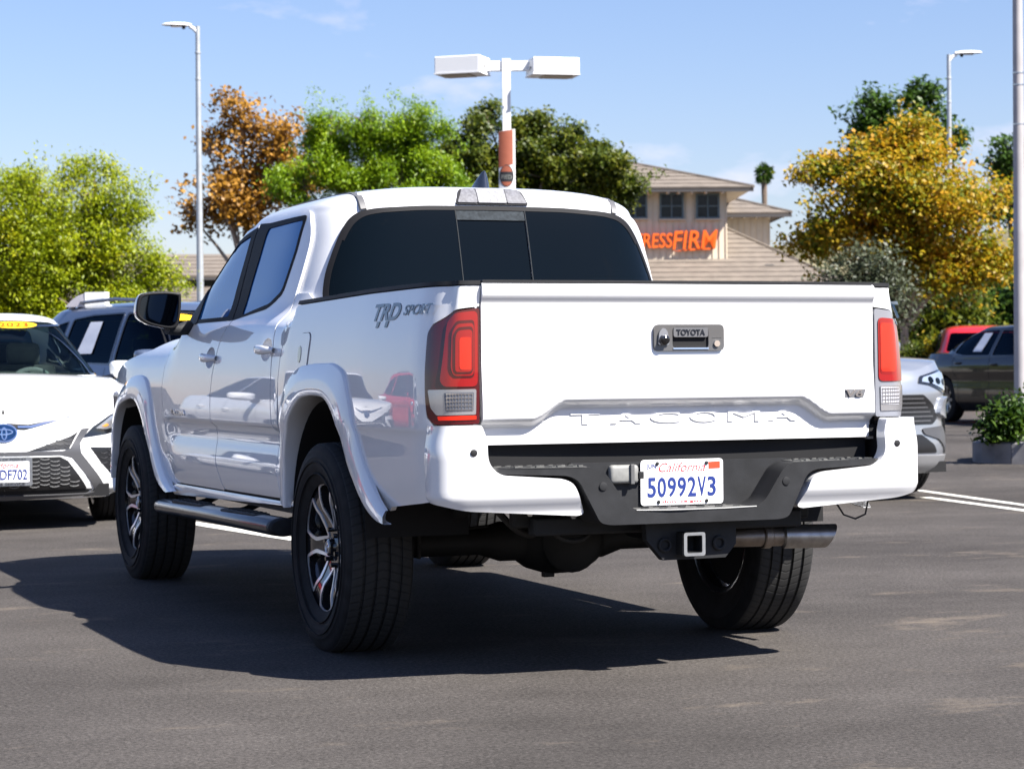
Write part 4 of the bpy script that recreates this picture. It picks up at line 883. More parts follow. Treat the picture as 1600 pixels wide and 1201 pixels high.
        for sx in (-1, 1):
            panel('body_side', bot+tw, lambda a, b, sx=sx: s.ws(a, b, sx), s.paint, R, st=.05, sgn=1 if sx > 0 else -1, lip=.03, nolip=lambda P: (np.abs(P[:, 0]) < .004))
            for yw in s.wheels:
                rows = [[(sx*(s.h-.03-d), yw+(ra+.012)*k*math.cos(a), s.wr+(ra+.012)*k*math.sin(a)) for d, k in ((0, 1), (.28, 1), (.281, .5), (.282, .03))] for a in np.linspace(-.25, math.pi+.25, 20)]
                loft('wheel_liner', rows, GAP, R)
                w = CW if not CW_used[0] else copy_tree(CW, None); CW_used[0] = True
                w.parent = R; k = s.wr/.335; w.scale = (1, k, k); w.location = (sx*(s.h-.135), yw, s.wr); w.rotation_euler = (0, 0, 0 if sx > 0 else math.pi)
        # top skin (bonnet, cowl, deck) from edge to edge
        rows = []
        for i in range(0, len(s.P), 3):
            y = s.P[i, 1]; e = s.ws(s.S[i], s.top(y), 1.); xe = max(e[0], 1e-4)
            rows.append([(xe*k, e[1], e[2]+s.crown*(1-k*k)) for k in np.linspace(-1, 1, 15)])
        loft('top_skin', rows, s.paint, R, ang=1.0)
        box('underbody', (0, 0, .25), (s.h*1.5, s.l*1.86, .08), GAP, R)
        # greenhouse
        zs0 = s.gz[0]; holes = []; gl = []
        for sx in (-1, 1):
            for P in wins_side: o = s.t_side(rounded(P, .03), sx); holes.append(o); gl.append(o)
        o1 = s.t_end(rounded(wscreen, .05), True); o2 = s.t_end(rounded(rscreen, .05), False)
        Rr = o2[o2[:, 0] > 0]; holes += [o1]
        # rear screen split at the seam t=+-2
        P = np.array(rounded(rscreen, .05)); hx = [np.array([(max(x, .012), z) for x, z in P if x > -.2]), None]
        pr = s.t_end([(max(x, .01), z) for x, z in P], False); pl_ = pr*[-1, 1]
        holes += [pr, pl_]
        ol = [(-2+1e-6, zs0), (2-1e-6, zs0), (2-1e-6, zroof), (-2+1e-6, zroof)]
        gh = panel('cabin', ol, s.gp, s.paint, R, holes=holes, st=.045, sgn=-1, lip=0)
        for o in gl: panel('window', o, s.gp, s.glass, R, st=.1, sgn=-1, lip=0, off=-.006)
        for o in gl:
            c = o.mean(0); out = c+(o-c)*np.array([1.04, 1.05]); panel('window_trim', out, s.gp, GLOSSB, R, holes=[c+(o-c)*.985], st=.1, sgn=-1, lip=.004, off=.003)
        panel('windscreen', o1, s.gp, s.glass, R, st=.1, sgn=-1, lip=0, off=-.004)
        c = o1.mean(0); panel('windscreen_band', o1, s.gp, GAP, R, holes=[c+(o1-c)*np.array([.955, .90])], st=.1, sgn=-1, lip=0, off=-.006)
        for o in (pr, pl_): panel('rear_screen', o, s.gp, s.glass, R, st=.1, sgn=-1, lip=0, off=-.004)
        # roof
        t = np.linspace(-2, 2, 97)[:-1]; rows = [s.gp(t, np.full_like(t, zroof))]; H = s.gz[-1]; c0 = (s.grf(zroof)+s.gff(zroof))/2
        for k in (.985, .96, .92, .85, .7, .5, .25, .0):
            b = s.gp(t, np.full_like(t, zroof)); zz = zroof+(H-zroof)*(1-k**5)**.9
            rows.append(np.stack([b[:, 0]*k, c0+(b[:, 1]-c0)*k, np.full_like(t, zz)], -1))
        loft('roof', rows, s.paint, R, closed_u=True, ang=1.2)
        if interior:
            zi = s.gz[0]-.02
            box('cabin_floor', (0, (s.grf(zi)+s.gff(zi))/2, zi-.45), (s.h*1.7, (s.gff(zi)-s.grf(zi))*.8, .05), GAP, R)
            for x in (-.38, .38): seat_parts(R, x, .05, zi-.50)
            for x in (-.36, .36): seat_parts(R, x, -.85, zi-.48)
            box('dashboard', (0, float(s.gff(zi))-.62, zi-.06), (s.h*1.6, .42, .16), TRIM, R, bevel=.05, seg=3, smooth=True)
            tube('steering_wheel', [(-.38*1+.185*math.cos(a), float(s.gff(zi))-.98-.05*math.sin(a), zi+.0+.175*math.sin(a)) for a in np.linspace(0, 2*math.pi, 30)], .016, mat('wheel leather', (.12, .125, .13), .4), R, n=8)
        for (P, w) in seams: pass
        return s
    def mirrors(s, y, z, m=None):
        for sx in (-1, 1):
            p = s.side(sx)(np.array([y]), np.array([z-.06]))[0]; rows = []
            O = catmull([(-.10, .055), (.0, .066), (.09, .052), (.105, 0), (.085, -.05), (0, -.062), (-.08, -.058), (-.105, -.02)], 4, True)
            for dy, k in ((-.03, .85), (-.035, .93), (-.02, 1), (.02, 1), (.06, .85), (.085, .5), (.09, .05)): rows.append([(p[0]+sx*(.14+u*k), y+dy, z+v*k) for u, v in O])
            mh = loft('door_mirror', rows, m or s.paint, s.root, closed_u=True)
            mk('mirror_glass', [(p[0]+sx*(.14+u*.86), y-.031, z+v*.86) for u, v in O], [list(range(len(O)))], MIRROR, mh)
            bmo('mirror_arm', tube_bm([(p[0]-sx*.03, y+.02, z-.075), (p[0]+sx*.06, y+.02, z-.05)], [.03, .025], 10), GLOSSB, mh)
    def seam(s, sx, P, w=.006):
        F = s.side(sx); P = np.array(P, float); d = np.gradient(P, axis=0); n = np.stack([-d[:, 1], d[:, 0]], -1); n /= np.linalg.norm(n, axis=1)[:, None]
        panel('door_seam', np.concatenate([P+n*w/2, (P-n*w/2)[::-1]]), F, GAP, s.root, st=.05, sgn=1 if sx > 0 else -1, lip=0, off=.0015)
    def handle(s, sx, y, z, m=None):
        x = s.side(sx)(np.array([y]), np.array([z]))[0][0]; rows = []
        for t in np.linspace(-1, 1, 11): rows.append([(x+sx*(.03*(1-abs(t)**3)+.006*math.cos(a)), y+.10*t, z+.012*math.sin(a)) for a in np.linspace(0, 2*math.pi, 10, endpoint=False)])
        loft('door_handle', rows, m or s.paint, s.root, closed_u=True)
def sedan(name, loc, rz, label, paint, glass, group=None, H=1.445, L_=4.88, W_=1.84, cat='car'):
    k = H/1.445
    c = Car(name, loc, rz, label, cat, paint, L_, W_,
        top=([-2.5, -2.44, -2.2, -1.6, -1.0, 0, .8, 1.25, 1.8, 2.2, 2.36, 2.46], [.93*k, .97*k, 1.02*k, 1.03*k, 1.005*k, .985*k, .975*k, .965*k, .90*k, .815*k, .765*k, .735*k]),
        prof=([.15, .25, .36, .5, .62, .74, .82, .92, 1.04], [-.07, -.03, -.004, -.006, -.022, -.004, -.006, -.035, -.10]),
        gzs=[.88*k, .97*k, 1.05*k, 1.15*k, 1.25*k, 1.34*k, 1.40*k, 1.445*k], gw=[.865, .85, .815, .755, .695, .64, .595, .54], gr=[-2.05, -1.88, -1.72, -1.52, -1.28, -1.02, -.80, -.6], gf=[1.42, 1.22, 1.05, .82, .58, .34, .14, .0], n=4.6, wheels=(-1.42, 1.40), wr=.335, glass=glass, group=group, nose=pch([.15, .3, .5, .62, .75, .9], [-.05, 0, .0, -.01, -.07, -.2]))
    c.build([[(.93, .995*k), (.35, 1.335*k), (-.12, 1.36*k), (-.10, .985*k)], [(-.17, .99*k), (-.19, 1.362*k), (-.70, 1.35*k), (-1.12, 1.22*k), (-1.18, 1.03*k), (-.9, .995*k)], [(-1.24, 1.05*k), (-1.19, 1.20*k), (-1.46, 1.09*k)]],
        [(-.80, .985*k), (.80, .985*k), (.57, 1.37*k), (.3, 1.385*k), (-.3, 1.385*k), (-.57, 1.37*k)], [(-.66, 1.04*k), (.66, 1.04*k), (.50, 1.34*k), (-.50, 1.34*k)], 1.392*k)
    for sx in (-1, 1):
        c.seam(sx, catmull([(-.13, .96*k), (-.12, .7), (-.12, .45), (-.10, .27)], 6)); c.seam(sx, catmull([(.98, .95*k), (1.02, .7), (1.0, .45), (.92, .27)], 6)); c.seam(sx, catmull([(-1.16, .99*k), (-1.12, .8), (-1.0, .62), (-.96, .45), (-.93, .27)], 6))
        c.handle(sx, .02, .86*k); c.handle(sx, -.98, .885*k)
    c.mirrors(.90, 1.02*k); return c
def suv(name, loc, rz, label, paint, glass, group=None, H=1.685, L_=4.60, W_=1.855, rails=True):
    c = Car(name, loc, rz, label, 'car', paint, L_, W_,
        top=([-2.35, -2.2, -1.9, -1.0, 0, .8, 1.15, 1.6, 1.95, 2.12, 2.2, 2.32], [1.10, 1.15, 1.17, 1.14, 1.10, 1.09, 1.085, 1.075, 1.05, 1.025, .995, .955]),
        prof=([.18, .30, .40, .55, .70, .82, .92, 1.02, 1.18], [-.07, -.02, .0, -.012, -.02, .0, -.004, -.03, -.085]),
        gzs=[.98, 1.08, 1.18, 1.30, 1.42, 1.54, 1.62, H], gw=[.84, .82, .795, .75, .705, .655, .61, .56], gr=[-2.20, -2.17, -2.12, -2.03, -1.93, -1.80, -1.66, -1.5], gf=[1.34, 1.18, 1.0, .80, .58, .34, .14, -.02], n=5.2, wheels=(-1.36, 1.33), wr=.355, glass=glass, group=group, zb=.24, nose=pch([.15, .3, .5, .75, .9, 1.05], [-.08, 0, .0, .0, -.03, -.12]))
    c.build([[(.86, 1.12), (.33, 1.535), (-.10, 1.565), (-.08, 1.115)], [(-.15, 1.118), (-.17, 1.567), (-.72, 1.56), (-1.06, 1.53), (-1.10, 1.14)], [(-1.18, 1.15), (-1.14, 1.515), (-1.50, 1.46), (-1.72, 1.24)]],
        [(-.76, 1.11), (.76, 1.11), (.57, 1.57), (.3, 1.59), (-.3, 1.59), (-.57, 1.57)], [(-.64, 1.20), (.64, 1.20), (.54, 1.54), (-.54, 1.54)], 1.61)
    for sx in (-1, 1):
        c.seam(sx, catmull([(-.11, 1.08), (-.10, .8), (-.10, .5), (-.08, .30)], 6)); c.seam(sx, catmull([(.92, 1.06), (.98, .8), (.95, .5), (.85, .30)], 6)); c.seam(sx, catmull([(-1.14, 1.12), (-1.10, .95), (-.98, .7), (-.92, .5), (-.90, .30)], 6))
        c.handle(sx, .03, .98); c.handle(sx, -.95, 1.0)
        if rails: tube('roof_rail', [(sx*.56, .25, 1.62), (sx*.555, .12, 1.675), (sx*.555, -.5, 1.705), (sx*.55, -1.15, 1.69), (sx*.55, -1.35, 1.635)], .016, mat('satin rail', (.35, .36, .38), .3, metal=.9), c.root, n=8)
        box('cladding', (0, 0, .0), (.001, .001, .001), GAP, c.root) if False else None
    c.mirrors(.82, 1.17); return c
def plate_on(c, F, x0, z0, lines, sgn):
    pass
# --- white hybrid saloon facing us beside the pickup
BLUEP = mat('blue emblem', (.002, .02, .075), .2, coat=.4)
MESHB = mat('grille black', (.012, .012, .013), .35)
GTRIM = mat('grey bumper trim', (.085, .085, .09), .35, metal=.3)
def camry_front(c, plate_text='DF702', plate=True):
    R = c.root; F = c.front()
    def q(name, P, m, off, r=.006, lip=.006, st=.03, holes=(), par=None): return panel(name, rounded(P, r), F, m, par or R, st=st, sgn=-1, lip=lip, off=off, holes=holes)
    for sx in (-1, 1):
        X = lambda P: [(sx*x, z) for x, z in P]
        q('grille_slit', X([(.02, .700), (.16, .690), (.50, .752), (.49, .745), (.25, .685), (.14, .655), (.02, .660)]), MESHB, .003)
        q('slit_bar', X([(.09, .682), (.17, .680), (.46, .742), (.46, .737), (.18, .667), (.09, .668)]), CHROME, .007)
        hl = q('headlight', X([(.52, .595), (.60, .665), (.74, .745), (.86, .770), (.90, .72), (.90, .66), (.70, .615)]), GLOSSB, .004, .012, .02)
        q('headlight_lens', X([(.62, .655), (.74, .735), (.85, .760), (.885, .72), (.885, .685), (.70, .648)]), CLEAR, .008, .01, par=hl)
        q('indicator', X([(.665, .668), (.70, .685), (.715, .675), (.69, .664)]), mat('amber', (.75, .25, .02), .3, coat=1), .011, .004, par=hl)
        sg = q('side_grille', X([(.145, .515), (.30, .565), (.44, .608), (.50, .640), (.42, .525)]), MESHB, .002, .004)
        for k in range(4):
            for j in range(3):
                x = .235+.062*k; z = .528+.026*j
                if z < .512+.36*(x-.145): q('mesh_bar', X([(x-.026, z+.004), (x, z-.003), (x+.026, z+.004), (x+.026, z+.007), (x, z), (x-.026, z+.007)]), GTRIM, .006, .001, .004, .05, par=sg)
        q('trim_band', X([(.0, .515), (.0, .49), (.36, .49), (.44, .47), (.62, .245), (.70, .245), (.50, .50), (.50, .56), (.58, .66), (.52, .655), (.43, .53), (.38, .515)]), GTRIM, .004, .008, .012)
        ci = q('corner_intake', X([(.565, .535), (.86, .52), (.86, .30), (.72, .345), (.64, .43)]), MESHB, .003, .01)
        for k in range(4):
            for j in range(6):
                x = .66+.055*k; z = .33+.032*j+(.016 if k % 2 else 0)
                if z > .40-(x-.64)*.8+.03 and z < .52: q('mesh_bar', X([(x-.024, z+.004), (x, z-.004), (x+.024, z+.004), (x+.024, z+.007), (x, z-.001), (x-.024, z+.007)]), GTRIM, .007, .001, .004, .05, par=ci)
        lg = q('lower_grille', X([(.0, .478), (.36, .478), (.41, .45), (.55, .265), (.0, .265)]), MESHB, .006, .006)
        for k in range(8):
            for j in range(7):
                x = .06+.066*k; z = .283+.027*j+(.0135 if k % 2 else 0)
                if z < .465 and x < .37+(.478-z)*.72-.03: q('mesh_bar', X([(x-.031, z+.006), (x-.012, z), (x+.012, z), (x+.031, z+.006), (x+.031, z+.010), (x+.012, z+.004), (x-.012, z+.004), (x-.031, z+.010)]), mat('mesh edge', (.20, .20, .20), .4), .0095, .001, .004, .05, par=lg)
        q('front_lip', X([(.0, .235), (.55, .235), (.66, .255), (.80, .258), (.80, .232), (.0, .205)]), GTRIM, .012, .004, .02)
    q('bumper_void', [(-.6, .262), (.6, .262), (.56, .238), (-.56, .238)], GAP, .003, .004)
    em = q('emblem', [(.088*math.cos(a), .636+.060*math.sin(a)) for a in np.linspace(0, 6.283, 36, endpoint=False)], CHROME, .010, 0, .012)
    q('emblem_field', [(.078*math.cos(a), .636+.051*math.sin(a)) for a in np.linspace(0, 6.283, 36, endpoint=False)], BLUEP, .014, 0, .004, par=em)
    for (a0, b0, rx, rz_) in ((0, .006, .058, .020), (0, -.006, .020, .042)):
        o = [(a0+rx*math.cos(a), .636+b0+rz_*math.sin(a)) for a in np.linspace(0, 6.283, 28, endpoint=False)]; i = [(a0+(rx-.008)*math.cos(a), .636+b0+(rz_-.008)*math.sin(a)) for a in np.linspace(0, 6.283, 28, endpoint=False)]
        panel('emblem_ring', o, F, CHROME, em, holes=[i], st=.03, sgn=-1, lip=.002, off=.0165 if rx > .03 else .0168)
    if not plate: return
    # plate and its frame
    y0 = F(np.array([0.]), np.array([.40]))[0][1]+.035
    PFn = lambda x, z: np.stack([x, np.full_like(np.asarray(x, float), y0), z], -1)
    fr = panel('licence_plate', rounded([(-.172, .298), (.172, .298), (.172, .482), (-.172, .482)], .012), PFn, STEEL, R, st=.1, sgn=-1, lip=.02)
    panel('plate_field', rounded([(-.152, .322), (.152, .322), (.152, .456), (-.152, .456)], .006), PFn, PLATE, fr, st=.1, sgn=-1, lip=0, off=.002)
    M = lambda x, z: frame((x, y0+.0035, z), (-1, 0, 0), (0, 0, 1))
    text('plate_characters', '8'+plate_text if False else plate_text, M(.032, .338), .172, .066, INK, fr, depth=.001, bold=.012)
    text('plate_state', 'California', M(.105, .415), .19, .034, INKR, fr, depth=.001, shear=.3)
    text('plate_frame_text', 'TOYOTA OF POWAY', M(.145, .461), .28, .014, INKB, fr, depth=.001, bold=.01)
    text('plate_frame_text', 'PARTS & SERVICE', M(.145, .303), .27, .015, INKB, fr, depth=.001, bold=.02)
PEARL = CREAM
camry = sedan('white_saloon', (-.80, 6.85+2.44, 0), math.pi-.07, 'white saloon with blue front emblem and yellow 2023 sticker on its windscreen', PEARL, GL_CLEAR, H=1.475)
camry_front(camry)
def sticker(c, o, name, m=YELLOW, off=.004): return panel(name, o, c.gp, m, c.root, st=.03, sgn=-1, lip=0, off=off)
ell = lambda cx, cz, rx, rz_: [(cx+rx*math.cos(a), cz+rz_*math.sin(a)) for a in np.linspace(0, 6.283, 40, endpoint=False)]
def ws_sticker(c, cx, cz, rx, rz_, word):
    o = c.t_end(ell(cx, cz, rx, rz_), True); sticker(c, o, 'year_sticker')
    if word:
        def mf(u, v, w):
            P = np.stack([cx+rx*.62-u, cz-rz_*.55+v], -1); k = np.clip(P[:, 0]/c.gwf(P[:, 1]), -.9995, .9995); th = np.arcsin(np.abs(k)**(c.n/2)); t = np.sign(P[:, 0])*np.interp(th, c.th, c.tt)
            p = c.gp(t, P[:, 1]); p[:, 1] += .010; p[:, 2] += .006; return p
        text('sticker_year', word, None, rx*1.24, rz_*1.1, mat('orange ink', (.75, .10, .01), .5), c.root, mapf=mf)
ws_sticker(camry, -.26, 1.375, .17, .026, '2023')
# neighbours further along the same row (seen mirrored in the pickup's paint)
RED = mat('red paint', (.55, .015, .02), .3, coat=1)
nb = sedan('white_saloon', (-4.0, 9.75, 0), math.pi+.03, 'plain white saloon parked next to the saloon with blue emblem', WHITE, GL_DARK)
ws_sticker(nb, -.22, 1.352, .17, .025, None)
camry_front(nb, plate=False)
nb2 = suv('red_suv', (-7.0, 9.9, 0), math.pi-.02, 'red compact sport utility car parked beyond the plain white saloon', RED, GL_DARK)
nb3 = suv('white_suv', (-10.2, 9.7, 0), math.pi, 'white sport utility car beyond the parked red compact', WHITE, GL_DARK)
# --- slate blue SUV behind the saloon, with the white roof marker
SLATE = mat('slate blue paint', (.085, .11, .17), .3, metal=.35, coat=1)
pm = pix(240, 540, 19.5); pr_ = pix(40, 540, 21.3); hd = np.array([pm[0]-pr_[0], pm[1]-pr_[1]]); hd /= np.linalg.norm(hd); rz_ = math.atan2(-hd[0], hd[1])
rt = np.array([hd[1], -hd[0]])                                   # right side of the car
o0 = np.array(pm[:2])-hd*.82-rt*.93
bl = suv('blue_suv', (o0[0], o0[1], float(gz(*o0))-.03), rz_, 'slate blue sport utility car with roof rails and paper on its side window', SLATE, GL_DARK)
op = bl.t_side([(-.52, 1.21), (-.80, 1.21), (-.72, 1.50), (-.50, 1.50)], 1); sticker(bl, op, 'window_sheet', PAPER)
ws_sticker(bl, .40, 1.52, .16, .03, None)
sp = pix(148, 479, 21.2); rs = empty('roof_sign', tuple(sp), math.atan2(AX[1], AX[0])-.25, 'white box sign standing on the roof of the slate blue car', 'sign')
bmo('sign_face', prism_bm([(-.10, .0), (-.10, .135), (.10, .135), (.10, .0)], lambda u, v, d: (u, d, v), 0, .10), mat('sign white', (.78, .78, .77), .5), rs, bevel=.004)
bmo('sign_fairing', prism_bm([(-.105, .0), (-.105, .125), (-.17, .105), (-.24, .06), (-.30, .0)], lambda u, v, d: (u, d, v), .005, .095), mat('sign grey', (.45, .43, .46), .5), rs)
# --- silver SUV facing us behind the pickup
def rav_front(c):
    R = c.root; F = c.front()
    def q(name, P, m, off, r=.008, lip=.008, st=.03, par=None): return panel(name, rounded(P, r), F, m, par or R, st=st, sgn=-1, lip=lip, off=off)
    for sx in (-1, 1):
        X = lambda P: [(sx*x, z) for x, z in P]
        hl = q('headlight', X([(.40, .885), (.52, .87), (.74, .80), (.84, .84), (.87, .96), (.74, .985), (.44, .935)]), GLOSSB, .006, .012, .02)
        q('headlight_lens', X([(.44, .895), (.56, .88), (.73, .825), (.82, .855), (.85, .945), (.73, .968), (.47, .925)]), mat('blue tinted lamp', (.40, .46, .55), .12, metal=.5, coat=1), .012, .01, par=hl)
        for k in range(3): q('projector', X([(.55+.09*k+.030*math.cos(a), .905-.008*k+.024*math.sin(a)) for a in np.linspace(0, 6.28, 14, endpoint=False)]), GLASSD, .016, 0, par=hl)
        g = q('grille', X([(.0, .80), (.44, .80), (.58, .72), (.63, .62), (.56, .575), (.0, .575)]), MESHB, .004, .02)
        for k in range(6): q('grille_bar', X([(.0, .595+.034*k), (.56-.03*abs(k-1), .595+.034*k), (.56-.03*abs(k-1), .607+.034*k), (.0, .607+.034*k)]), GTRIM, .010, .002, .006, .05, par=g)
        q('corner_block', X([(.62, .65), (.68, .775), (.84, .79), (.86, .68), (.76, .61)]), c.paint, .035, .015, .04)
        fg = q('corner_vent', X([(.80, .64), (.87, .645), (.875, .50), (.855, .43), (.81, .52)]), MESHB, .022, .01, .02)
        for k in range(8): q('vent_slat', X([(.815, .50+.017*k), (.868, .50+.017*k), (.868, .506+.017*k), (.815, .506+.017*k)]), GTRIM, .026, .001, .004, .05, par=fg)
        q('bumper_wing', X([(.42, .545), (.70, .56), (.80, .46), (.87, .36), (.80, .34), (.62, .46), (.45, .50)]), GTRIM, .012, .02, .02)
        q('lower_cladding', X([(.0, .36), (.60, .34), (.88, .34), (.88, .24), (.60, .22), (.0, .22)]), mat('mid grey cladding', (.16, .16, .165), .55), .020, .02, .03)
        q('lower_intake', X([(.0, .50), (.42, .50), (.56, .42), (.60, .36), (.0, .37)]), MESHB, .005, .02)
rv = suv('silver_suv', (5.38, 6.75+2.30, 0), math.pi+.02, 'silver sport utility car facing the pickup tail with bright angular headlight', SILVER, GL_DARK)
rav_front(rv); rav_front(bl); rav_front(nb2); rav_front(nb3)
# --- black saloon by the planter
BLACK = mat('black paint', (.004, .004, .005), .25, coat=.7, coat_rough=.01, spec=.2)
pe = pix(1447, 570, 35.0); ez = .165
el = sedan('black_saloon', (pe[0]+.62, pe[1]-2.25, ez), math.pi-.03, 'black saloon with white sheet of paper on its rear side window', BLACK, GL_DARK, H=1.435, L_=4.57, W_=1.80)
el_rear = el.rear()
for sx in (-1, 1):
    Fs = el.side(sx); panel('tail_light', rounded([(-2.23, .80), (-1.97, .835), (-1.93, .905), (-2.20, .92)], .02), Fs, mat('pale red lens', (.62, .10, .08), .2, coat=1), el.root, st=.03, sgn=1 if sx > 0 else -1, lip=.01, off=.004)
panel('tail_light_bar', rounded([(-.7, .80), (.7, .80), (.7, .90), (-.7, .90)], .02), el_rear, REDL, el.root, st=.05, sgn=1, lip=.01, off=.004)
sticker(el, el.t_side([(-.42, 1.04), (-.66, 1.04), (-.58, 1.31), (-.36, 1.31)], 1), 'window_sheet', PAPER)
ws_sticker(el, .40, 1.34, .17, .03, None)
# --- red SUV seen over the black saloon's roof, tail towards us
pq = pix(1618, 520, 41.); rd_ = suv('red_suv', (pq[0], pq[1]+2.0, float(gz(pq[0], pq[1]))-.14), -.50, 'bright red sport utility car showing its rear window behind the black saloon', RED, GL_DARK, rails=False)
Fr = rd_.rear()
for sx in (-1, 1): panel('tail_light', rounded([(sx*.38, 1.02), (sx*.86, 1.02), (sx*.88, 1.12), (sx*.42, 1.10)], .02), Fr, REDL, rd_.root, st=.05, sgn=1, lip=.01, off=.004)
# --- white estate tail glimpsed between the pickup lamp and the tree
pw = pix(1390, 540, 44.); wv = suv('white_suv', (pw[0]-.55, pw[1]+2.2, float(gz(pw[0], pw[1]))), -.55, 'white sport utility car with upright red tail lamp, mostly hidden by the pickup lamp', WHITE, GL_DARK)
for sx in (-1, 1): panel('tail_light', rounded([(-2.28, .95), (-2.05, .95), (-2.0, 1.14), (-2.20, 1.14)], .02), wv.side(sx), REDB, wv.root, st=.05, sgn=1 if sx > 0 else -1, lip=.01, off=.006)
# ------------------------------------------------------------------ painted lines, planter
g = ground_pt
a, b = g(330, 822), g(460, 843); d = (b-a)/np.linalg.norm(b-a); stripe(a-d*2.5, b+d*.25, .13)
for (p, q) in (((1432, 766), (1640, 795)), ((1445, 777), (1640, 803))):
    a, b = g(*p), g(*q); stripe(a, b+(b-a)*.8, .10)
CONC = mat('weathered kerb concrete', (.16, .155, .16), .85, noise=.3, nscale=5, bump=.5, bscale=60)
SOIL = mat('planter soil', (.05, .04, .03), .95, noise=.3, nscale=15)
def planter():
    c = pix(1668, 700, 23.3); z0 = float(gz(c[0], c[1])); R = empty('planter_island', (c[0], c[1], z0), -.55, 'raised planter island with rounded grey concrete kerb', 'planter')
    # rounded outline in local metres, kerb stones round it
    ol = resamp(np.vstack([catmull(rounded([(-.95, -.75), (3.2, -.75), (3.2, .75), (-.95, .75)], .62, 8), 1, True)]*1+[]), 60)
    ol = np.vstack([ol, ol[:1]]); ol = resamp(ol, 57)[:-1]; n = len(ol); cen = ol.mean(0)
    nrm = np.array([ol[(i+1) % n]-ol[i-1] for i in range(n)]); nrm = np.stack([nrm[:, 1], -nrm[:, 0]], -1); nrm /= np.linalg.norm(nrm, axis=1)[:, None]
    if (nrm*(ol-cen)).sum() < 0: nrm = -nrm
    for k in range(0, n, 4):
        idx = [(k+j) % n for j in range(5)]; rows = []
        for j, i in enumerate(idx):
            p = ol[i].copy(); 
            if j == 0: p = p*.99+ol[idx[1]]*.01
            if j == 4: p = p*.985+ol[idx[3]]*.015
            q = nrm[i]; rows.append([(*(p+q*.0), -.05), (*(p+q*.0), .195), (*(p-q*.03), .215), (*(p-q*.14), .215), (*(p-q*.155), .05)])
        S = loft('kerb_stone', rows, CONC, R, smooth=False)
    mk('soil', [(*(p-q*.14), .17) for p, q in zip(ol, nrm)], [list(range(n))], SOIL, R)
    return R, c, z0
PL, plc, plz = planter()
# ------------------------------------------------------------------ foliage
def leaf_mat(name, cols, transl=.38):
    m = bpy.data.materials.new(name); m.use_nodes = True; nt = m.node_tree; nt.nodes.clear(); Lk = nt.links.new
    o = nt.nodes.new('ShaderNodeOutputMaterial'); ge = nt.nodes.new('ShaderNodeNewGeometry'); r = nt.nodes.new('ShaderNodeValToRGB'); r.color_ramp.interpolation = 'LINEAR'
    while len(r.color_ramp.elements) < len(cols): r.color_ramp.elements.new(.5)
    for i, c in enumerate(cols): r.color_ramp.elements[i].position = i/(len(cols)-1); r.color_ramp.elements[i].color = (*c, 1)
    tc = nt.nodes.new('ShaderNodeTexCoord'); n = nt.nodes.new('ShaderNodeTexNoise'); n.inputs['Scale'].default_value = 1.1; n.inputs['Detail'].default_value = 3; Lk(tc.outputs['Object'], n.inputs['Vector'])
    mr = nt.nodes.new('ShaderNodeMapRange'); mr.inputs[1].default_value = .3; mr.inputs[2].default_value = .7; Lk(n.outputs['Fac'], mr.inputs[0])
    mm = nt.nodes.new('ShaderNodeMix'); mm.inputs[0].default_value = .45; Lk(ge.outputs['Random Per Island'], mm.inputs[2]); Lk(mr.outputs[0], mm.inputs[3]); Lk(mm.outputs[0], r.inputs[0])
    d = nt.nodes.new('ShaderNodeBsdfPrincipled'); d.inputs['Roughness'].default_value = .45; d.inputs['Specular IOR Level'].default_value = .35; t = nt.nodes.new('ShaderNodeBsdfTranslucent'); Lk(r.outputs[0], d.inputs['Base Color']); Lk(r.outputs[0], t.inputs[0])
    mx = nt.nodes.new('ShaderNodeMixShader'); mx.inputs[0].default_value = transl; Lk(d.outputs[0], mx.inputs[1]); Lk(t.outputs[0], mx.inputs[2]); Lk(mx.outputs[0], o.inputs[0]); return m
BARK = mat('grey brown bark', (.16, .12, .09), .9, noise=.35, nscale=7, bump=.6, bscale=30)
BARKP = mat('pale bark', (.30, .24, .19), .9, noise=.3, nscale=7, bump=.5, bscale=30)
def leaves_mesh(name, C, size, m, parent, aspect=.6, droop=0.):
    """C: (n,3) leaf centres -> folded two-triangle-pair leaves"""
    n = len(C); L_ = size*RNG.uniform(.65, 1.35, n); sd_ = np.array([.39, -.54, .75])
    nn = np.array([0, 0, .35])+sd_*.75+RNG.normal(size=(n, 3))*.62; nn /= np.linalg.norm(nn, axis=1)[:, None]
    rr = RNG.normal(size=(n, 3)); rr[:, 2] -= .4+droop*2; ax = rr-nn*(rr*nn).sum(1)[:, None]; ax /= np.linalg.norm(ax, axis=1)[:, None]; sd = np.cross(nn, ax)
    w = (L_*aspect/2)[:, None]; l = (L_/2)[:, None]
    V = np.stack([C-ax*l, C+sd*w+nn*w*.35, C+ax*l, C-sd*w+nn*w*.35], 1).reshape(-1, 3)
    me = bpy.data.meshes.new(name); me.vertices.add(4*n); me.vertices.foreach_set('co', V.ravel()); me.loops.add(4*n); me.loops.foreach_set('vertex_index', np.arange(4*n, dtype=np.int32)); me.polygons.add(n); me.polygons.foreach_set('loop_start', np.arange(0, 4*n, 4, dtype=np.int32)); me.update(); me.validate()
    return add(name, me, m, parent)
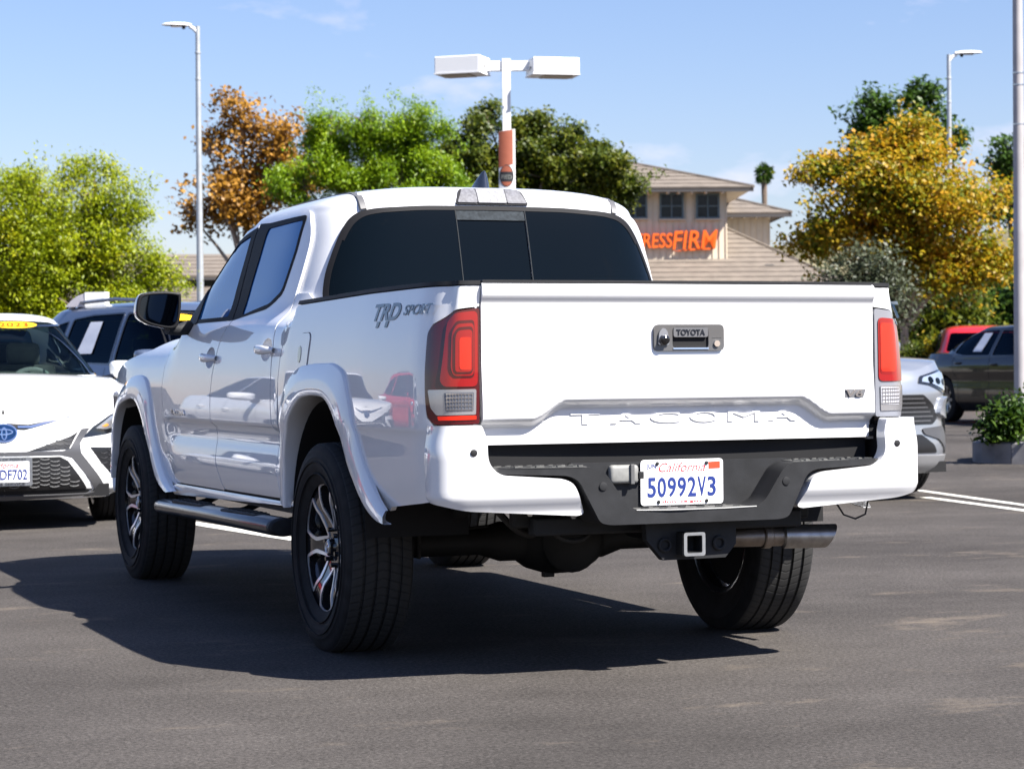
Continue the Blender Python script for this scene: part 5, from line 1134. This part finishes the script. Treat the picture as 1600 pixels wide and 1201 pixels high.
def tree(name, label, D, base, lobes, n_leaf, leaf, lm, bark=BARK, trunk_r=.16, group=None, cl=.32, shell=.55, droop=0., per=34, aspect=.6, depth=.85, fork=None, twigs=True, scat=.30):
    """lobes and base given where the photo shows them, at D metres; converted to real ellipsoids in the place"""
    k = D/FPX; b0 = pix(base, 560, D); b0[2] = float(gz(b0[0], b0[1])); R = empty(name, b0, 0, label, 'tree', group)
    fw = np.array([AD[0], AD[1], 0]); fw /= np.linalg.norm(fw); rt = np.array([fw[1], -fw[0], 0]); up = np.array([0, 0, 1.])
    E = []
    for lo in lobes:
        u, v, ru, rv = lo[:4]; dd = lo[4] if len(lo) > 4 else RNG.uniform(-.5, .5)*max(ru, rv)*k
        c = pix(u, v, D+dd)-b0; E.append((c, ru*k*1.10, rv*k*1.10, max(ru, rv)*k*depth))
    vol = np.array([e[1]*e[2]*e[3] for e in E]); vol = vol**.75; pr = vol/vol.sum(); nc = max(8, n_leaf//per); CC = []; li = RNG.choice(len(E), nc, p=pr)
    subs = []
    for c, a, h, dp in E:
        ns = int(np.clip(9*(a*h)/(1.2*1.2), 5, 16)); q = []
        for _ in range(ns):
            v = RNG.normal(size=3); v /= np.linalg.norm(v); v[2] = v[2]*.9+.1; r = 1-shell*RNG.random()**1.3; q.append((c+rt*v[0]*a*r+up*v[2]*h*r+fw*v[1]*dp*r, RNG.uniform(.28, .60)*min(a, h)))
        subs.append(q)
    for i in li:
        if RNG.random() < scat:
            c, a, h, dp = E[i]; v = RNG.normal(size=3)*.52; CC.append(c+rt*v[0]*a+up*v[2]*h+fw*v[1]*dp); continue
        c, sr = subs[i][RNG.integers(len(subs[i]))]; v = RNG.normal(size=3); v *= RNG.random()**.4/np.linalg.norm(v); CC.append(c+v*np.array([1, 1, .75])*sr*1.25)
    CC = np.array(CC); vv = RNG.normal(size=(nc*per, 3)); vv *= np.where(RNG.random((nc*per, 1)) < 1-scat*.8, (RNG.random((nc*per, 1))**.4)/np.linalg.norm(vv, axis=1)[:, None]*1.4, .85); P = np.repeat(CC, per, 0)+vv*np.array([cl, cl, cl*.7]); P[:, 2] -= droop*RNG.random(len(P))*.5
    P = P[P[:, 2] > .15]
    # trunk, limbs to each lobe, twigs to a share of the clumps
    top = np.array([e[0] for e in E]); zc = fork if fork else max(.9, top[:, 2].min()*.62); bm = bmesh.new(); f = np.array([0, 0, zc])
    sway = RNG.normal(0, .06, 2)
    tube_bm([(0, 0, -.1), (sway[0]*.5, sway[1]*.5, zc*.5), (sway[0], sway[1], zc)], [trunk_r*1.35, trunk_r, trunk_r*.8], 10, bm)
    for c, a, h, dp in E:
        s0 = np.array([sway[0], sway[1], zc]); mid = s0*.5+c*.5+np.array([*RNG.normal(0, .12, 2), .25*np.linalg.norm(c[:2])*.4]); tube_bm([s0-np.array([0, 0, .1]), mid*.55+s0*.45, mid, c+np.array([0, 0, h*.3])], [trunk_r*.55, trunk_r*.42, trunk_r*.3, trunk_r*.12], 7, bm)
        if twigs:
            near = CC[np.linalg.norm(CC-c, axis=1) < max(a, h, dp)*1.15]
            for q in near[::max(1, len(near)//14)]: tube_bm([c*.8+mid*.2, (c+q)/2+RNG.normal(0, .05, 3), q], [trunk_r*.14, trunk_r*.10, trunk_r*.05], 5, bm)
    bmo('trunk', bm, bark, R, smooth=True)
    leaves_mesh('crown', P, leaf, lm, R, aspect, droop)
    return R
LIME = leaf_mat('lime leaves', [(.08, .12, .003), (.20, .26, .005), (.31, .35, .006), (.44, .39, .008)], .4)
BROWN = leaf_mat('turning leaves', [(.10, .05, .012), (.24, .12, .018), (.38, .19, .02), (.46, .24, .06)], .3)
FRESH = leaf_mat('fresh green leaves', [(.05, .11, .004), (.13, .23, .006), (.23, .34, .008), (.33, .40, .012)], .4)
OLIVE = leaf_mat('olive green leaves', [(.02, .04, .005), (.055, .085, .008), (.12, .14, .010), (.22, .20, .012)], .35)
GOLD = leaf_mat('golden leaves', [(.06, .10, .005), (.16, .19, .008), (.34, .25, .010), (.47, .27, .012), (.47, .18, .012)], .4)
DARKG = leaf_mat('dark evergreen leaves', [(.018, .045, .006), (.045, .095, .010), (.09, .16, .016)], .3)
GREYG = leaf_mat('grey green leaves', [(.03, .04, .022), (.06, .075, .04), (.11, .12, .07)], .2)
SHRUB = leaf_mat('shrub leaves', [(.008, .022, .004), (.03, .07, .006), (.10, .16, .010)], .3)
tree('leafy_tree', 'broad yellow-green tree behind the slate blue car', 46, 110, [(60, 325, 105, 75), (150, 300, 55, 50), (30, 285, 55, 40), (195, 370, 65, 65), (110, 420, 120, 65), (245, 425, 42, 45), (0, 400, 90, 90), (-80, 350, 90, 95), (-60, 450, 90, 60), (60, 455, 120, 50), (180, 450, 80, 45), (30, 500, 110, 40), (150, 500, 100, 35), (-60, 510, 80, 40)], 120000, .09, LIME, cl=.22, shell=.7, droop=.35, aspect=.42, scat=.14)
tree('sycamore_tree', 'sparse orange-brown autumn tree beside the lamp post with cobra head', 66, 385, [(378, 185, 42, 45), (440, 205, 45, 35), (318, 222, 34, 22), (400, 265, 65, 45), (335, 300, 50, 35), (292, 338, 28, 26), (370, 345, 60, 24), (455, 290, 35, 60), (410, 320, 50, 40)], 9000, .15, BROWN, BARKP, .15, cl=.30, shell=.8, per=14, aspect=.75)
tree('leafy_tree', 'fresh bright green tree with dark forked limbs behind the pickup roof', 58, 565, [(515, 195, 34, 42), (585, 185, 38, 32), (645, 198, 48, 42), (500, 250, 50, 40), (600, 245, 60, 40), (685, 268, 42, 34), (470, 285, 36, 34), (560, 290, 60, 40), (640, 285, 60, 40)], 70000, .11, FRESH, cl=.20, shell=.55, droop=.5, aspect=.32, scat=.14)
tree('broadleaf_tree', 'dark olive green tree behind the white twin-head lamp pole', 64, 830, [(757, 185, 24, 32), (735, 232, 34, 36), (800, 235, 60, 42), (865, 240, 52, 38), (925, 268, 50, 32), (968, 302, 30, 30), (780, 290, 80, 50), (880, 300, 90, 45), (705, 255, 26, 30), (840, 190, 20, 14), (893, 210, 14, 18)], 52000, .13, OLIVE, cl=.24, shell=.55, aspect=.55, scat=.22)
tree('sycamore_tree', 'large golden autumn tree rising over the low building roof', 48, 1413, [(1440, 232, 52, 42), (1395, 280, 85, 55), (1300, 262, 42, 20), (1285, 375, 48, 36), (1335, 345, 65, 46), (1450, 345, 90, 75), (1515, 320, 48, 38), (1540, 400, 45, 34), (1420, 405, 85, 42), (1490, 425, 75, 36), (1252, 272, 20, 14), (1562, 300, 12, 12)], 46000, .105, GOLD, BARKP, .10, cl=.24, shell=.85, per=16, aspect=.75, fork=1.6, scat=.38)
tree('evergreen_tree', 'tall dark evergreen rising behind the golden tree', 74, 1420, [(1365, 160, 20, 26), (1362, 205, 24, 34), (1437, 152, 24, 22), (1440, 195, 36, 30), (1486, 230, 10, 30), (1400, 260, 60, 40)], 15000, .22, DARKG, cl=.35, aspect=.45)
tree('evergreen_tree', 'dark evergreen beside the thick grey pole', 82, 1585, [(1572, 232, 22, 16), (1582, 270, 28, 30), (1575, 320, 26, 30), (1640, 290, 60, 80), (1560, 262, 10, 16)], 9000, .24, DARKG, cl=.36, aspect=.45)
# ------------------------------------------------------------------ shrubs and hedges
def shrub(name, label, D, base, lobes, n, leaf, lm, cl=.16, aspect=.5, cat='shrub', group=None, shell=.35, per=24, z0=None):
    k = D/FPX; b0 = pix(base, 560, D); b0[2] = float(gz(b0[0], b0[1])) if z0 is None else z0; R = empty(name, b0, 0, label, cat, group)
    fw = np.array([AD[0], AD[1], 0]); fw /= np.linalg.norm(fw); rt = np.array([fw[1], -fw[0], 0]); CC = []; bm = bmesh.new(); ar = np.array([l[2]*l[3] for l in lobes], float); nc = n//per
    for l, q in zip(lobes, ar/ar.sum()):
        c = pix(l[0], l[1], D+(l[4] if len(l) > 4 else 0))-b0; m_ = max(3, int(nc*q)); v = RNG.normal(size=(m_, 3)); v /= np.linalg.norm(v, axis=1)[:, None]; r = (1-shell*RNG.random((m_, 1))**1.5)
        CC.append(c+(rt*v[:, :1]*l[2]*k+np.array([0, 0, 1.])*v[:, 2:]*l[3]*k+fw*v[:, 1:2]*l[2]*k*.8)*r)
        for _ in range(5): tube_bm([(RNG.normal(0, .05), RNG.normal(0, .05), -.03), tuple(c*.6+RNG.normal(0, .05, 3)), tuple(c+RNG.normal(0, .3, 3)*l[3]*k)], [.03, .02, .008], 5, bm)
    CC = np.concatenate(CC); P = np.repeat(CC, per, 0)+RNG.normal(size=(len(CC)*per, 3))*cl; P = P[P[:, 2] > .03]
    bmo('stem', bm, BARK, R); leaves_mesh('foliage', P, leaf, lm, R, aspect); return R
shrub('shrub', 'grey-green bush below the golden tree', 45, 1345, [(1318, 442, 40, 30), (1360, 428, 40, 34), (1392, 462, 36, 34), (1340, 485, 70, 40), (1300, 530, 70, 40)], 11000, .10, GREYG, .20)
for i, (u, v, ru, rv, D, lab, mm) in enumerate(((1470, 490, 70, 45, 57, 'dense dark green bush behind the red sport utility car', OLIVE), (1550, 470, 60, 45, 60, 'dark bush left of the thick grey pole', DARKG), (1620, 480, 50, 60, 58, 'dark bush right of the thick grey pole', DARKG), (1395, 480, 30, 30, 72, 'olive bush behind the golden tree trunk', OLIVE))):
    shrub('shrub', lab, D, u, [(u, v, ru, rv), (u-20, v+40, ru, rv*.8), (u+25, v+35, ru*.8, rv*.8)], 9000, .17, mm, .26)
shrub('hedge', 'low clipped green hedge left of the black saloon tail', 43, 1440, [(1425, 562, 16, 16), (1440, 560, 18, 16), (1458, 557, 16, 15)], 4000, .07, OLIVE, .10, cat='hedge')
shrub('flower_bush', 'small yellow flowering bush at the hedge end', 42.5, 1458, [(1458, 541, 11, 9)], 700, .07, GOLD, .08, cat='shrub')
for (u, v, ru, rv, dd, lab) in ((1572, 668, 26, 28, -.1, 'glossy green shrub at the rounded end of the planter'), (1625, 650, 34, 42, .3, 'taller glossy green shrub in the middle of the planter'), (1690, 660, 36, 40, .6, 'glossy green shrub at the far end of the planter')):
    shrub('shrub', lab, 23.0+dd, u, [(u, v, ru*.9, rv*.7), (u-10, v+16, ru*.9, rv*.5), (u+12, v-12, ru*.5, rv*.5), (u-14, v-4, ru*.4, rv*.4), (u+4, v-24, ru*.3, rv*.4)], 3200, .075, SHRUB, .085, .5, z0=plz+.17)
# ------------------------------------------------------------------ lamp posts
GALV = mat('galvanised post', (.45, .47, .48), .45, metal=.5, noise=.1, nscale=6)
WHITEM = mat('white enamel', (.78, .78, .77), .4)
def street_lamp(u, vtop, D, dirx, label, r=.075):
    b = pix(u, 560, D); z0 = float(gz(b[0], b[1])); h = pix(u, vtop, D)[2]-z0; R = empty('street_lamp', (b[0], b[1], z0), math.atan2(AX[1], AX[0]), label, 'street lamp')
    bmo('pole', tube_bm([(0, 0, -.1), (0, 0, h*.5), (0, 0, h)], [r*1.25, r, r*.72], 14), GALV, R, smooth=True)
    lathe('base_plate', [(0, .12), (r*1.7, .12), (r*2, 0)], Matrix.Identity(4), GALV, R, n=12)
    for zz in (h*.93, h*.86): lathe('band', [(r*.75, -.03), (r*.95, -.02), (r*.95, .02), (r*.75, .03)], Matrix.Translation((0, 0, zz)), GALV, R, n=14)
    ar = tube('arm', [(0, 0, h-.16), (dirx*.10, 0, h-.05), (dirx*.20, 0, h+.0)], [.05, .045, .04], WHITEM, R, n=10); rows = []
    for t, w, hh in ((0, .05, .05), (.15, .13, .075), (.4, .16, .075), (.62, .12, .05), (.7, .02, .015)):
        rows.append([(dirx*(.15+t), w*math.cos(a), h+.02+.03*t+hh*(.9*math.sin(a) if math.sin(a) > 0 else .35*math.sin(a))) for a in np.linspace(0, 2*math.pi, 16, endpoint=False)])
    hd = loft('lamp_head', rows, WHITEM, R, closed_u=True)
    box('lens', (dirx*.45, 0, h+.005), (.36, .20, .02), GLOSSB, hd); bmo('photocell', tube_bm([(dirx*.33, 0, h-.005), (dirx*.33, 0, h-.06)], .04, 10), BLKP, hd)
    return R
street_lamp(314, 42, 54, -1, 'tall grey street lamp in front of the orange-brown tree')
street_lamp(1486, 86, 58, 1, 'tall grey street lamp behind the golden tree', .07)
def twin_lamp():
    D = 34; b = pix(795, 560, D); z0 = float(gz(b[0], b[1])); k = D/FPX; Z = lambda v: float(pix(795, v, D)[2])-z0; X = lambda u: (u-795.5)*k
    R = empty('twin_lamp_post', (b[0], b[1], z0), math.atan2(AX[1], AX[0]), 'white twin-head lamp post with brown and white banner', 'lamp post')
    box('pole', (0, 0, Z(93)/2), (.125, .125, Z(93)), WHITEM, R, bevel=.008)
    for (u0, u1, v0, v1, rz, lab) in ((690, 764, 90, 118, -.32, 0), (831, 905, 94, 121, .22, 0)):
        cx = (X(u0)+X(u1))/2; cz = (Z(v0)+Z(v1))/2; w = X(u1)-X(u0); h = Z(v0)-Z(v1)
        hd = bmo('lamp_head', box_bm((cx, 0, cz), (w, .50, h), rz), WHITEM, R, bevel=.015)
        bmo('lens', box_bm((cx+(-.05 if cx < 0 else .05), 0, cz-h/2-.004), (w*.62, .36, .02), rz), mat('tawny lens', (.25, .19, .12), .3), hd)
        bmo('housing_lip', box_bm((cx, 0, cz-h/2+.012), (w*1.02, .51, .018), rz), WHITEM, hd)
        bmo('arm', box_bm((cx*.42, 0, Z(104)), (abs(cx)*.72, .075, .15)), WHITEM, R, bevel=.01)
        for s in (-.12, .12): bmo('bolt', tube_bm([(cx-math.copysign(w*.47, cx), s-.20, cz-.04), (cx-math.copysign(w*.47, cx), s-.24, cz-.04)], .016, 8), GLOSSB, hd)
    y = -.085; BR = mat('brown banner', (.30, .085, .045), .6, noise=.06, nscale=10); bn = None
    # banner curved a little round the post
    def BF(x, z): return np.stack([x, y-.03+2.2*x*x, z], -1)
    bn = panel('banner', [(-.122, Z(345)), (.122, Z(345)), (.122, Z(203)), (-.122, Z(207))], BF, WHITEM, R, st=.04, sgn=1, lip=.006)
    panel('banner_top', [(-.122, Z(263)), (.09, Z(258)), (.09, Z(204)), (-.122, Z(207.3))], BF, BR, bn, st=.04, sgn=1, lip=0, off=.003)
    c = Z(276); e = lambda rx, rz_, cz: [(rx*math.cos(a)-.008, cz+rz_*math.sin(a)) for a in np.linspace(0, 6.283, 30, endpoint=False)]
    panel('badge_oval', e(.105, .165, c), BF, mat('badge black', (.02, .02, .022), .5), bn, st=.04, sgn=1, lip=0, off=.003)
    up = [p for p in e(.092, .150, c) if p[1] > c+.035]; panel('badge_field', up, BF, BR, bn, st=.04, sgn=1, lip=0, off=.005)
    dn = [p for p in e(.092, .150, c) if p[1] < c-.07]; panel('badge_field', dn, BF, BR, bn, st=.04, sgn=1, lip=0, off=.005)
    text('badge_word', 'FIED', None, .155, .062, mat('badge grey', (.35, .36, .33), .5), bn, bold=.02, mapf=lambda u, v, w: BF(-.085+u, c-.048+v)+np.array([0, -.006, 0]))
twin_lamp()
def thick_pole():
    D = 29; b = pix(1594, 560, D); z0 = float(gz(b[0], b[1])); R = empty('grey_pole', (b[0], b[1], z0), 0, 'thick pale grey metal pole standing behind the black saloon', 'pole')
    bmo('shaft', tube_bm([(0, 0, -.1), (0, 0, 3), (0, 0, 7.5)], [.080, .070, .055], 20), mat('pale grey post', (.36, .34, .34), .6, noise=.12, nscale=3), R, smooth=True)
    for z in (3.95, 4.45, 4.6): lathe('band', [(.064, -.012), (.070, -.008), (.070, .008), (.064, .012)], Matrix.Translation((0, 0, z)), STEEL, R, n=20)
    lathe('base_flange', [(0, .04), (.17, .04), (.17, 0)], Matrix.Identity(4), GALV, R, n=16)
thick_pole()
# ------------------------------------------------------------------ buildings
TILE = mat('grey tan roof tile', (.165, .138, .113), .85, noise=.16, nscale=2.2)
SIDING = mat('cream siding', (.62, .54, .42), .75, noise=.04, nscale=4)
BATT = mat('cream batten', (.55, .47, .36), .75)
FRAMEG = mat('slate window frame', (.10, .14, .16), .5)
PANE = mat('far window glass', (.01, .014, .018), .04, spec=.25)
SIGN = mat('orange red sign face', (.82, .13, .012), .4)
def roof_plane(parent, A, B, C_, D_, n, m=TILE):
    """A,B eave ends, C_,D_ upper ends (B->C_, A->D_); one object per course, each lapping the one below"""
    A, B, C_, D_ = map(np.array, (A, B, C_, D_)); nrm = np.cross(B-A, D_-A) if np.linalg.norm(np.cross(B-A, D_-A)) > 1e-6 else np.cross(B-A, C_-A); nrm = nrm/np.linalg.norm(nrm)
    if nrm[2] < 0: nrm = -nrm
    for i in range(n):
        t0, t1 = i/n, min(1, (i+1.25)/n); p0, q0 = A+(D_-A)*t0, B+(C_-B)*t0; p1, q1 = A+(D_-A)*t1, B+(C_-B)*t1
        V = [p0+nrm*.055, q0+nrm*.055, q1+nrm*.02, p1+nrm*.02, p0-nrm*.02, q0-nrm*.02]
        mk('roof_course', V, [(0, 1, 2, 3), (4, 5, 1, 0)], m, parent)
def building():
    D = 88; k = D/FPX; b = pix(1090, 560, D); z0 = float(gz(b[0], b[1])); ang = math.atan2(AX[1], AX[0])+.03
    R = empty('shop_building', (b[0], b[1], z0), ang, 'cream two-storey shop with grey tile roofs and orange sign letters', 'building')
    A = lambda u: (u-1090)*k; Z = lambda v: float(pix(1090, v, D)[2])-z0
    zt, zb = Z(297), Z(416)
    w = box('wall', (A(1138)/2-5.2, 4, (zt+zb)/2-1), (10.4+A(1138), 8, zt-zb+2), SIDING, R)
    w2 = box('wing_wall', (A(1138)+1.2, 9.0, Z(323)-2.6), (2.5, 7, 5.2), SIDING, R)
    for i in range(30):
        a = A(1137)-.02-.255*i; box('batten', (a, -.018, (zt+zb)/2), (.04, .036, zt-zb), BATT, R)
    for i in range(10): box('batten', (A(1144)+.25*i, 5.482, Z(345)), (.04, .036, Z(322)-Z(368)), BATT, R)
    # upper hip roof
    ez = zt; e0, e1, f0, f1 = -8.5, A(1175), -.95, 9.; rz_ = Z(236); r0, r1, rb = -5.2, A(972), 4.0
    roof_plane(R, (e0, f0, ez), (e1, f0, ez), (r1, rb, rz_), (r0, rb, rz_), 8)
    roof_plane(R, (e1, f0, ez), (e1, f1, ez), (r1, rb+.1, rz_), (r1, rb, rz_), 8)
    box('fascia', ((e0+e1)/2, f0+.06, ez-.07), (e1-e0, .08, .13), mat('dark fascia', (.06, .055, .055), .7), R); box('soffit', ((e0+e1)/2, (f0+f1)/2, ez-.03), (e1-e0-.05, f1-f0-.1, .04), SIDING, R)
    tube('ridge_cap', [(r1, rb, rz_+.05), (e1, f0, ez+.05)], .07, TILE, R, n=6)
    for u in (1013, 1043, 1060, 1080, 1102, 1128): box('rafter_tail', (A(u), f0+.35, ez-.14), (.07, .6, .09), SIDING, R)
    # wing roof
    ez2 = Z(321); g0, g1 = A(1138)-1.5, A(1270); roof_plane(R, (g0-2, 4.9, ez2), (g1, 4.9, ez2), (A(1085), 9.5, Z(258)), (A(1085)-4, 9.5, Z(258)), 7)
    roof_plane(R, (g1, 4.9, ez2), (g1, 14, ez2), (A(1085), 9.6, Z(258)), (A(1085), 9.5, Z(258)), 7); tube('ridge_cap', [(A(1085), 9.5, Z(258)+.05), (g1, 4.9, ez2+.05)], .07, TILE, R, n=6)
    box('fascia', ((g0+g1)/2, 4.95, ez2-.08), (g1-g0, .08, .13), MATS['dark fascia'], R)
    for i in range(5): box('rafter_tail', (A(1152)+.5*i, 5.2, ez2-.14), (.07, .5, .09), SIDING, R)
    # lower skirt roof
    s0, s1 = -9.5, A(1345); lo = Z(470); roof_plane(R, (s0, -3.4, lo), (s1, -3.4, lo), (A(1141), 3.2, Z(346)), (s0, 3.2, Z(346)), 15)
    roof_plane(R, (s1, -3.4, lo), (s1, 12, lo), (A(1141), 3.3, Z(346)), (A(1141), 3.2, Z(346)), 12); tube('ridge_cap', [(A(1141), 3.2, Z(346)+.05), (s1, -3.4, lo+.05)], .07, TILE, R, n=6)
    box('ground_floor', ((s0+s1)/2, 3.6, lo/2), (s1-s0-1.2, 12.5, lo), SIDING, R)
    bmo('roof_vent', box_bm((A(1200), -.55, Z(420)+.05), (.35, .3, .14)), MATS['dark fascia'], R, bevel=.03)
    # windows
    for u0, u1, v0, v1 in ((1032, 1070, 302, 342), (1089, 1126, 303, 342), (975, 1013, 301, 341), (918, 956, 301, 341)):
        cx = (A(u0)+A(u1))/2; cz = (Z(v0)+Z(v1))/2; w_ = A(u1)-A(u0); h_ = Z(v0)-Z(v1)
        wf = bmesh.new()
        for (dx, dz, sx, sz) in ((0, h_/2-.03, w_, .07), (0, -h_/2+.03, w_, .07), (-w_/2+.035, 0, .07, h_-.14), (w_/2-.035, 0, .07, h_-.14), (0, 0, .045, h_-.14)): box_bm((cx+dx, -.05, cz+dz), (sx, .10, sz), 0, wf)
        for s in (-1, 1): box_bm((cx+s*(w_/4-.02), -.05, cz), (w_/2-.11, .08, .045), 0, wf)
        wo = bmo('window', wf, FRAMEG, R)
        for sx in (-1, 1):
            for sz in (-1, 1): box('pane', (cx+sx*(w_/4-.01), -.030, cz+sz*(h_/4-.01)), (w_/2-.08, .02, h_/2-.08), PANE, wo)
        box('sill', (cx, -.09, cz-h_/2-.03), (w_+.12, .16, .05), BATT, wo)
    # sign letters
    sm = lambda x0, z0_, sl: (lambda u, v, w: np.stack([x0+u, -.10-w, z0_+v+sl*u], -1))
    sg = box('sign_rail', (-1.4, -.07, Z(378)), (4.0, .05, .06), SIDING, R)
    x = A(1051.5); text('sign_letters', 'FIRM', None, A(1122)-x, Z(361)-Z(389.5), SIGN, R, depth=.14, shear=.15, bold=.012, mapf=sm(x, Z(390), .025))
    x = A(1053)-2.72; text('sign_letters', 'MATTRESS', None, 2.68, Z(363)-Z(386), SIGN, R, depth=.14, shear=.12, bold=.01, mapf=sm(x, Z(388.5), .012))
    bmo('sign_swoosh', prism_bm([(A(1049), Z(391)), (A(1085), Z(386.5)), (A(1119), Z(385.5)), (A(1116), Z(388)), (A(1085), Z(389.5))], lambda u, v, d: (u, -.12-d, v-.05), 0, .08), SIGN, R)
building()
def far_house():
    D = 80; k = D/FPX; b = pix(300, 560, D); z0 = float(gz(b[0], b[1])); R = empty('far_house', (b[0], b[1], z0), math.atan2(AX[1], AX[0])+.10, 'low tiled-roof house behind the yellow-green tree', 'building')
    Z = lambda v: float(pix(300, v, D)[2])-z0
    box('wall', (0, 5, Z(440)/2), (14, 8, Z(440)), SIDING, R)
    roof_plane(R, (-8, .2, Z(432)), (8, .2, Z(432)), (6.5, 4.5, Z(388)), (-6.5, 4.5, Z(388)), 6); box('fascia', (0, .25, Z(434)), (16, .08, .14), mat('dark fascia', (.06, .055, .055), .7), R)
    roof_plane(R, (-8.2, -4.5, Z(492)), (8.2, -4.5, Z(492)), (7.6, .9, Z(445)), (-7.6, .9, Z(445)), 8)
    for x in (-3, .4, 3.4):
        w = box('window', (x, .96, Z(439)), (1.3, .1, .45), FRAMEG, R); box('pane', (x, .90, Z(439)), (1.1, .04, .32), PANE, w)
far_house()
# white wall with arched gate and iron fence seen past the lamp
def white_wall():
    D = 62; k = D/FPX; b = pix(1440, 560, D); z0 = float(gz(b[0], b[1])); R = empty('white_outbuilding', (b[0], b[1], z0), math.atan2(AX[1], AX[0]), 'small white arched outbuilding behind iron railing', 'building')
    A = lambda u: (u-1440)*k; Z = lambda v: float(pix(1440, v, D)[2])-z0
    pts = [(A(1418), 0), (A(1451), 0), (A(1451), Z(515))]+[(A(1434.5)+(A(1451)-A(1434.5))*math.cos(a), Z(515)+(Z(497)-Z(515))*math.sin(a)) for a in np.linspace(.1, 3.04, 12)]+[(A(1418), Z(515))]
    bmo('gable_wall', prism_bm(pts, lambda u, v, d: (u, d, v), 0, 2.5), mat('lime white', (.74, .73, .70), .8), R)
    F = empty('iron_fence', tuple(pix(1440, 560, 58)[:2])+(float(gz(*pix(1440, 560, 58)[:2])),), math.atan2(AX[1], AX[0]), 'thin dark iron railing in front of the white outbuilding', 'fence')
    IR = mat('dark iron', (.04, .045, .05), .6)
    for z in (.45, .95, 1.5): box('rail', (0, 0, z), (3.2, .025, .03), IR, F)
    for i in range(7): box('post', (-1.5+.5*i, 0, .80), (.035, .035, 1.6), IR, F)
white_wall()
def palm():
    D = 330; b = pix(1196, 560, D); z0 = float(gz(b[0], b[1])); top = float(pix(1196, 273, D)[2])-z0; R = empty('palm_tree', (b[0], b[1], z0), 0, 'distant fan palm above the shop roof', 'tree')
    tube('trunk', [(0, 0, 0), (.2, 0, top*.5), (0, 0, top)], [.40, .30, .45], BARK, R, n=8); V = []; Fc = []
    for i in range(90):
        a = RNG.uniform(0, 6.283); e = RNG.uniform(-1.5, 1.4); l = RNG.uniform(1.3, 2.0); d = np.array([math.cos(a)*math.cos(e), math.sin(a)*math.cos(e), math.sin(e)]); s = np.cross(d, [0, 0, 1]); s /= np.linalg.norm(s); c = np.array([0, 0, top+.2]); n = len(V)
        for q in range(5): an = (q-2)*.38; V += [c+d*.5, c+d*l*math.cos(an)+s*l*math.sin(an)*.7+np.array([0, 0, -.2*abs(q-2)]), c+d*l*.8*math.cos(an+.17)+s*l*.8*math.sin(an+.17)*.7]; Fc.append((n+3*q, n+3*q+1, n+3*q+2))
    mk('crown', V, Fc, DARKG, R)
palm()
def hill():
    xs = np.linspace(-1, 1, 60); ys = np.linspace(-1, 1, 24); c = pix(1600, 560, 420); V = []
    for y in ys:
        for x in xs:
            h = 30*max(0, 1-x*x)**1.2*max(0, 1-y*y)**.8*(1+.10*math.sin(7*x+3*y)+.05*math.sin(19*x))-4
            V.append((c[0]+AX[0]*x*170+AD[0]*y*90, c[1]+AX[1]*x*170+AD[1]*y*90, h))
    n = len(xs); o = mk('hill', V, [(j*n+i, j*n+i+1, (j+1)*n+i+1, (j+1)*n+i) for j in range(len(ys)-1) for i in range(n-1)], mat('dry scrub hillside', (.17, .15, .085), .95, noise=.5, nscale=.06), smooth=True); tag(o, kind='structure')
hill()
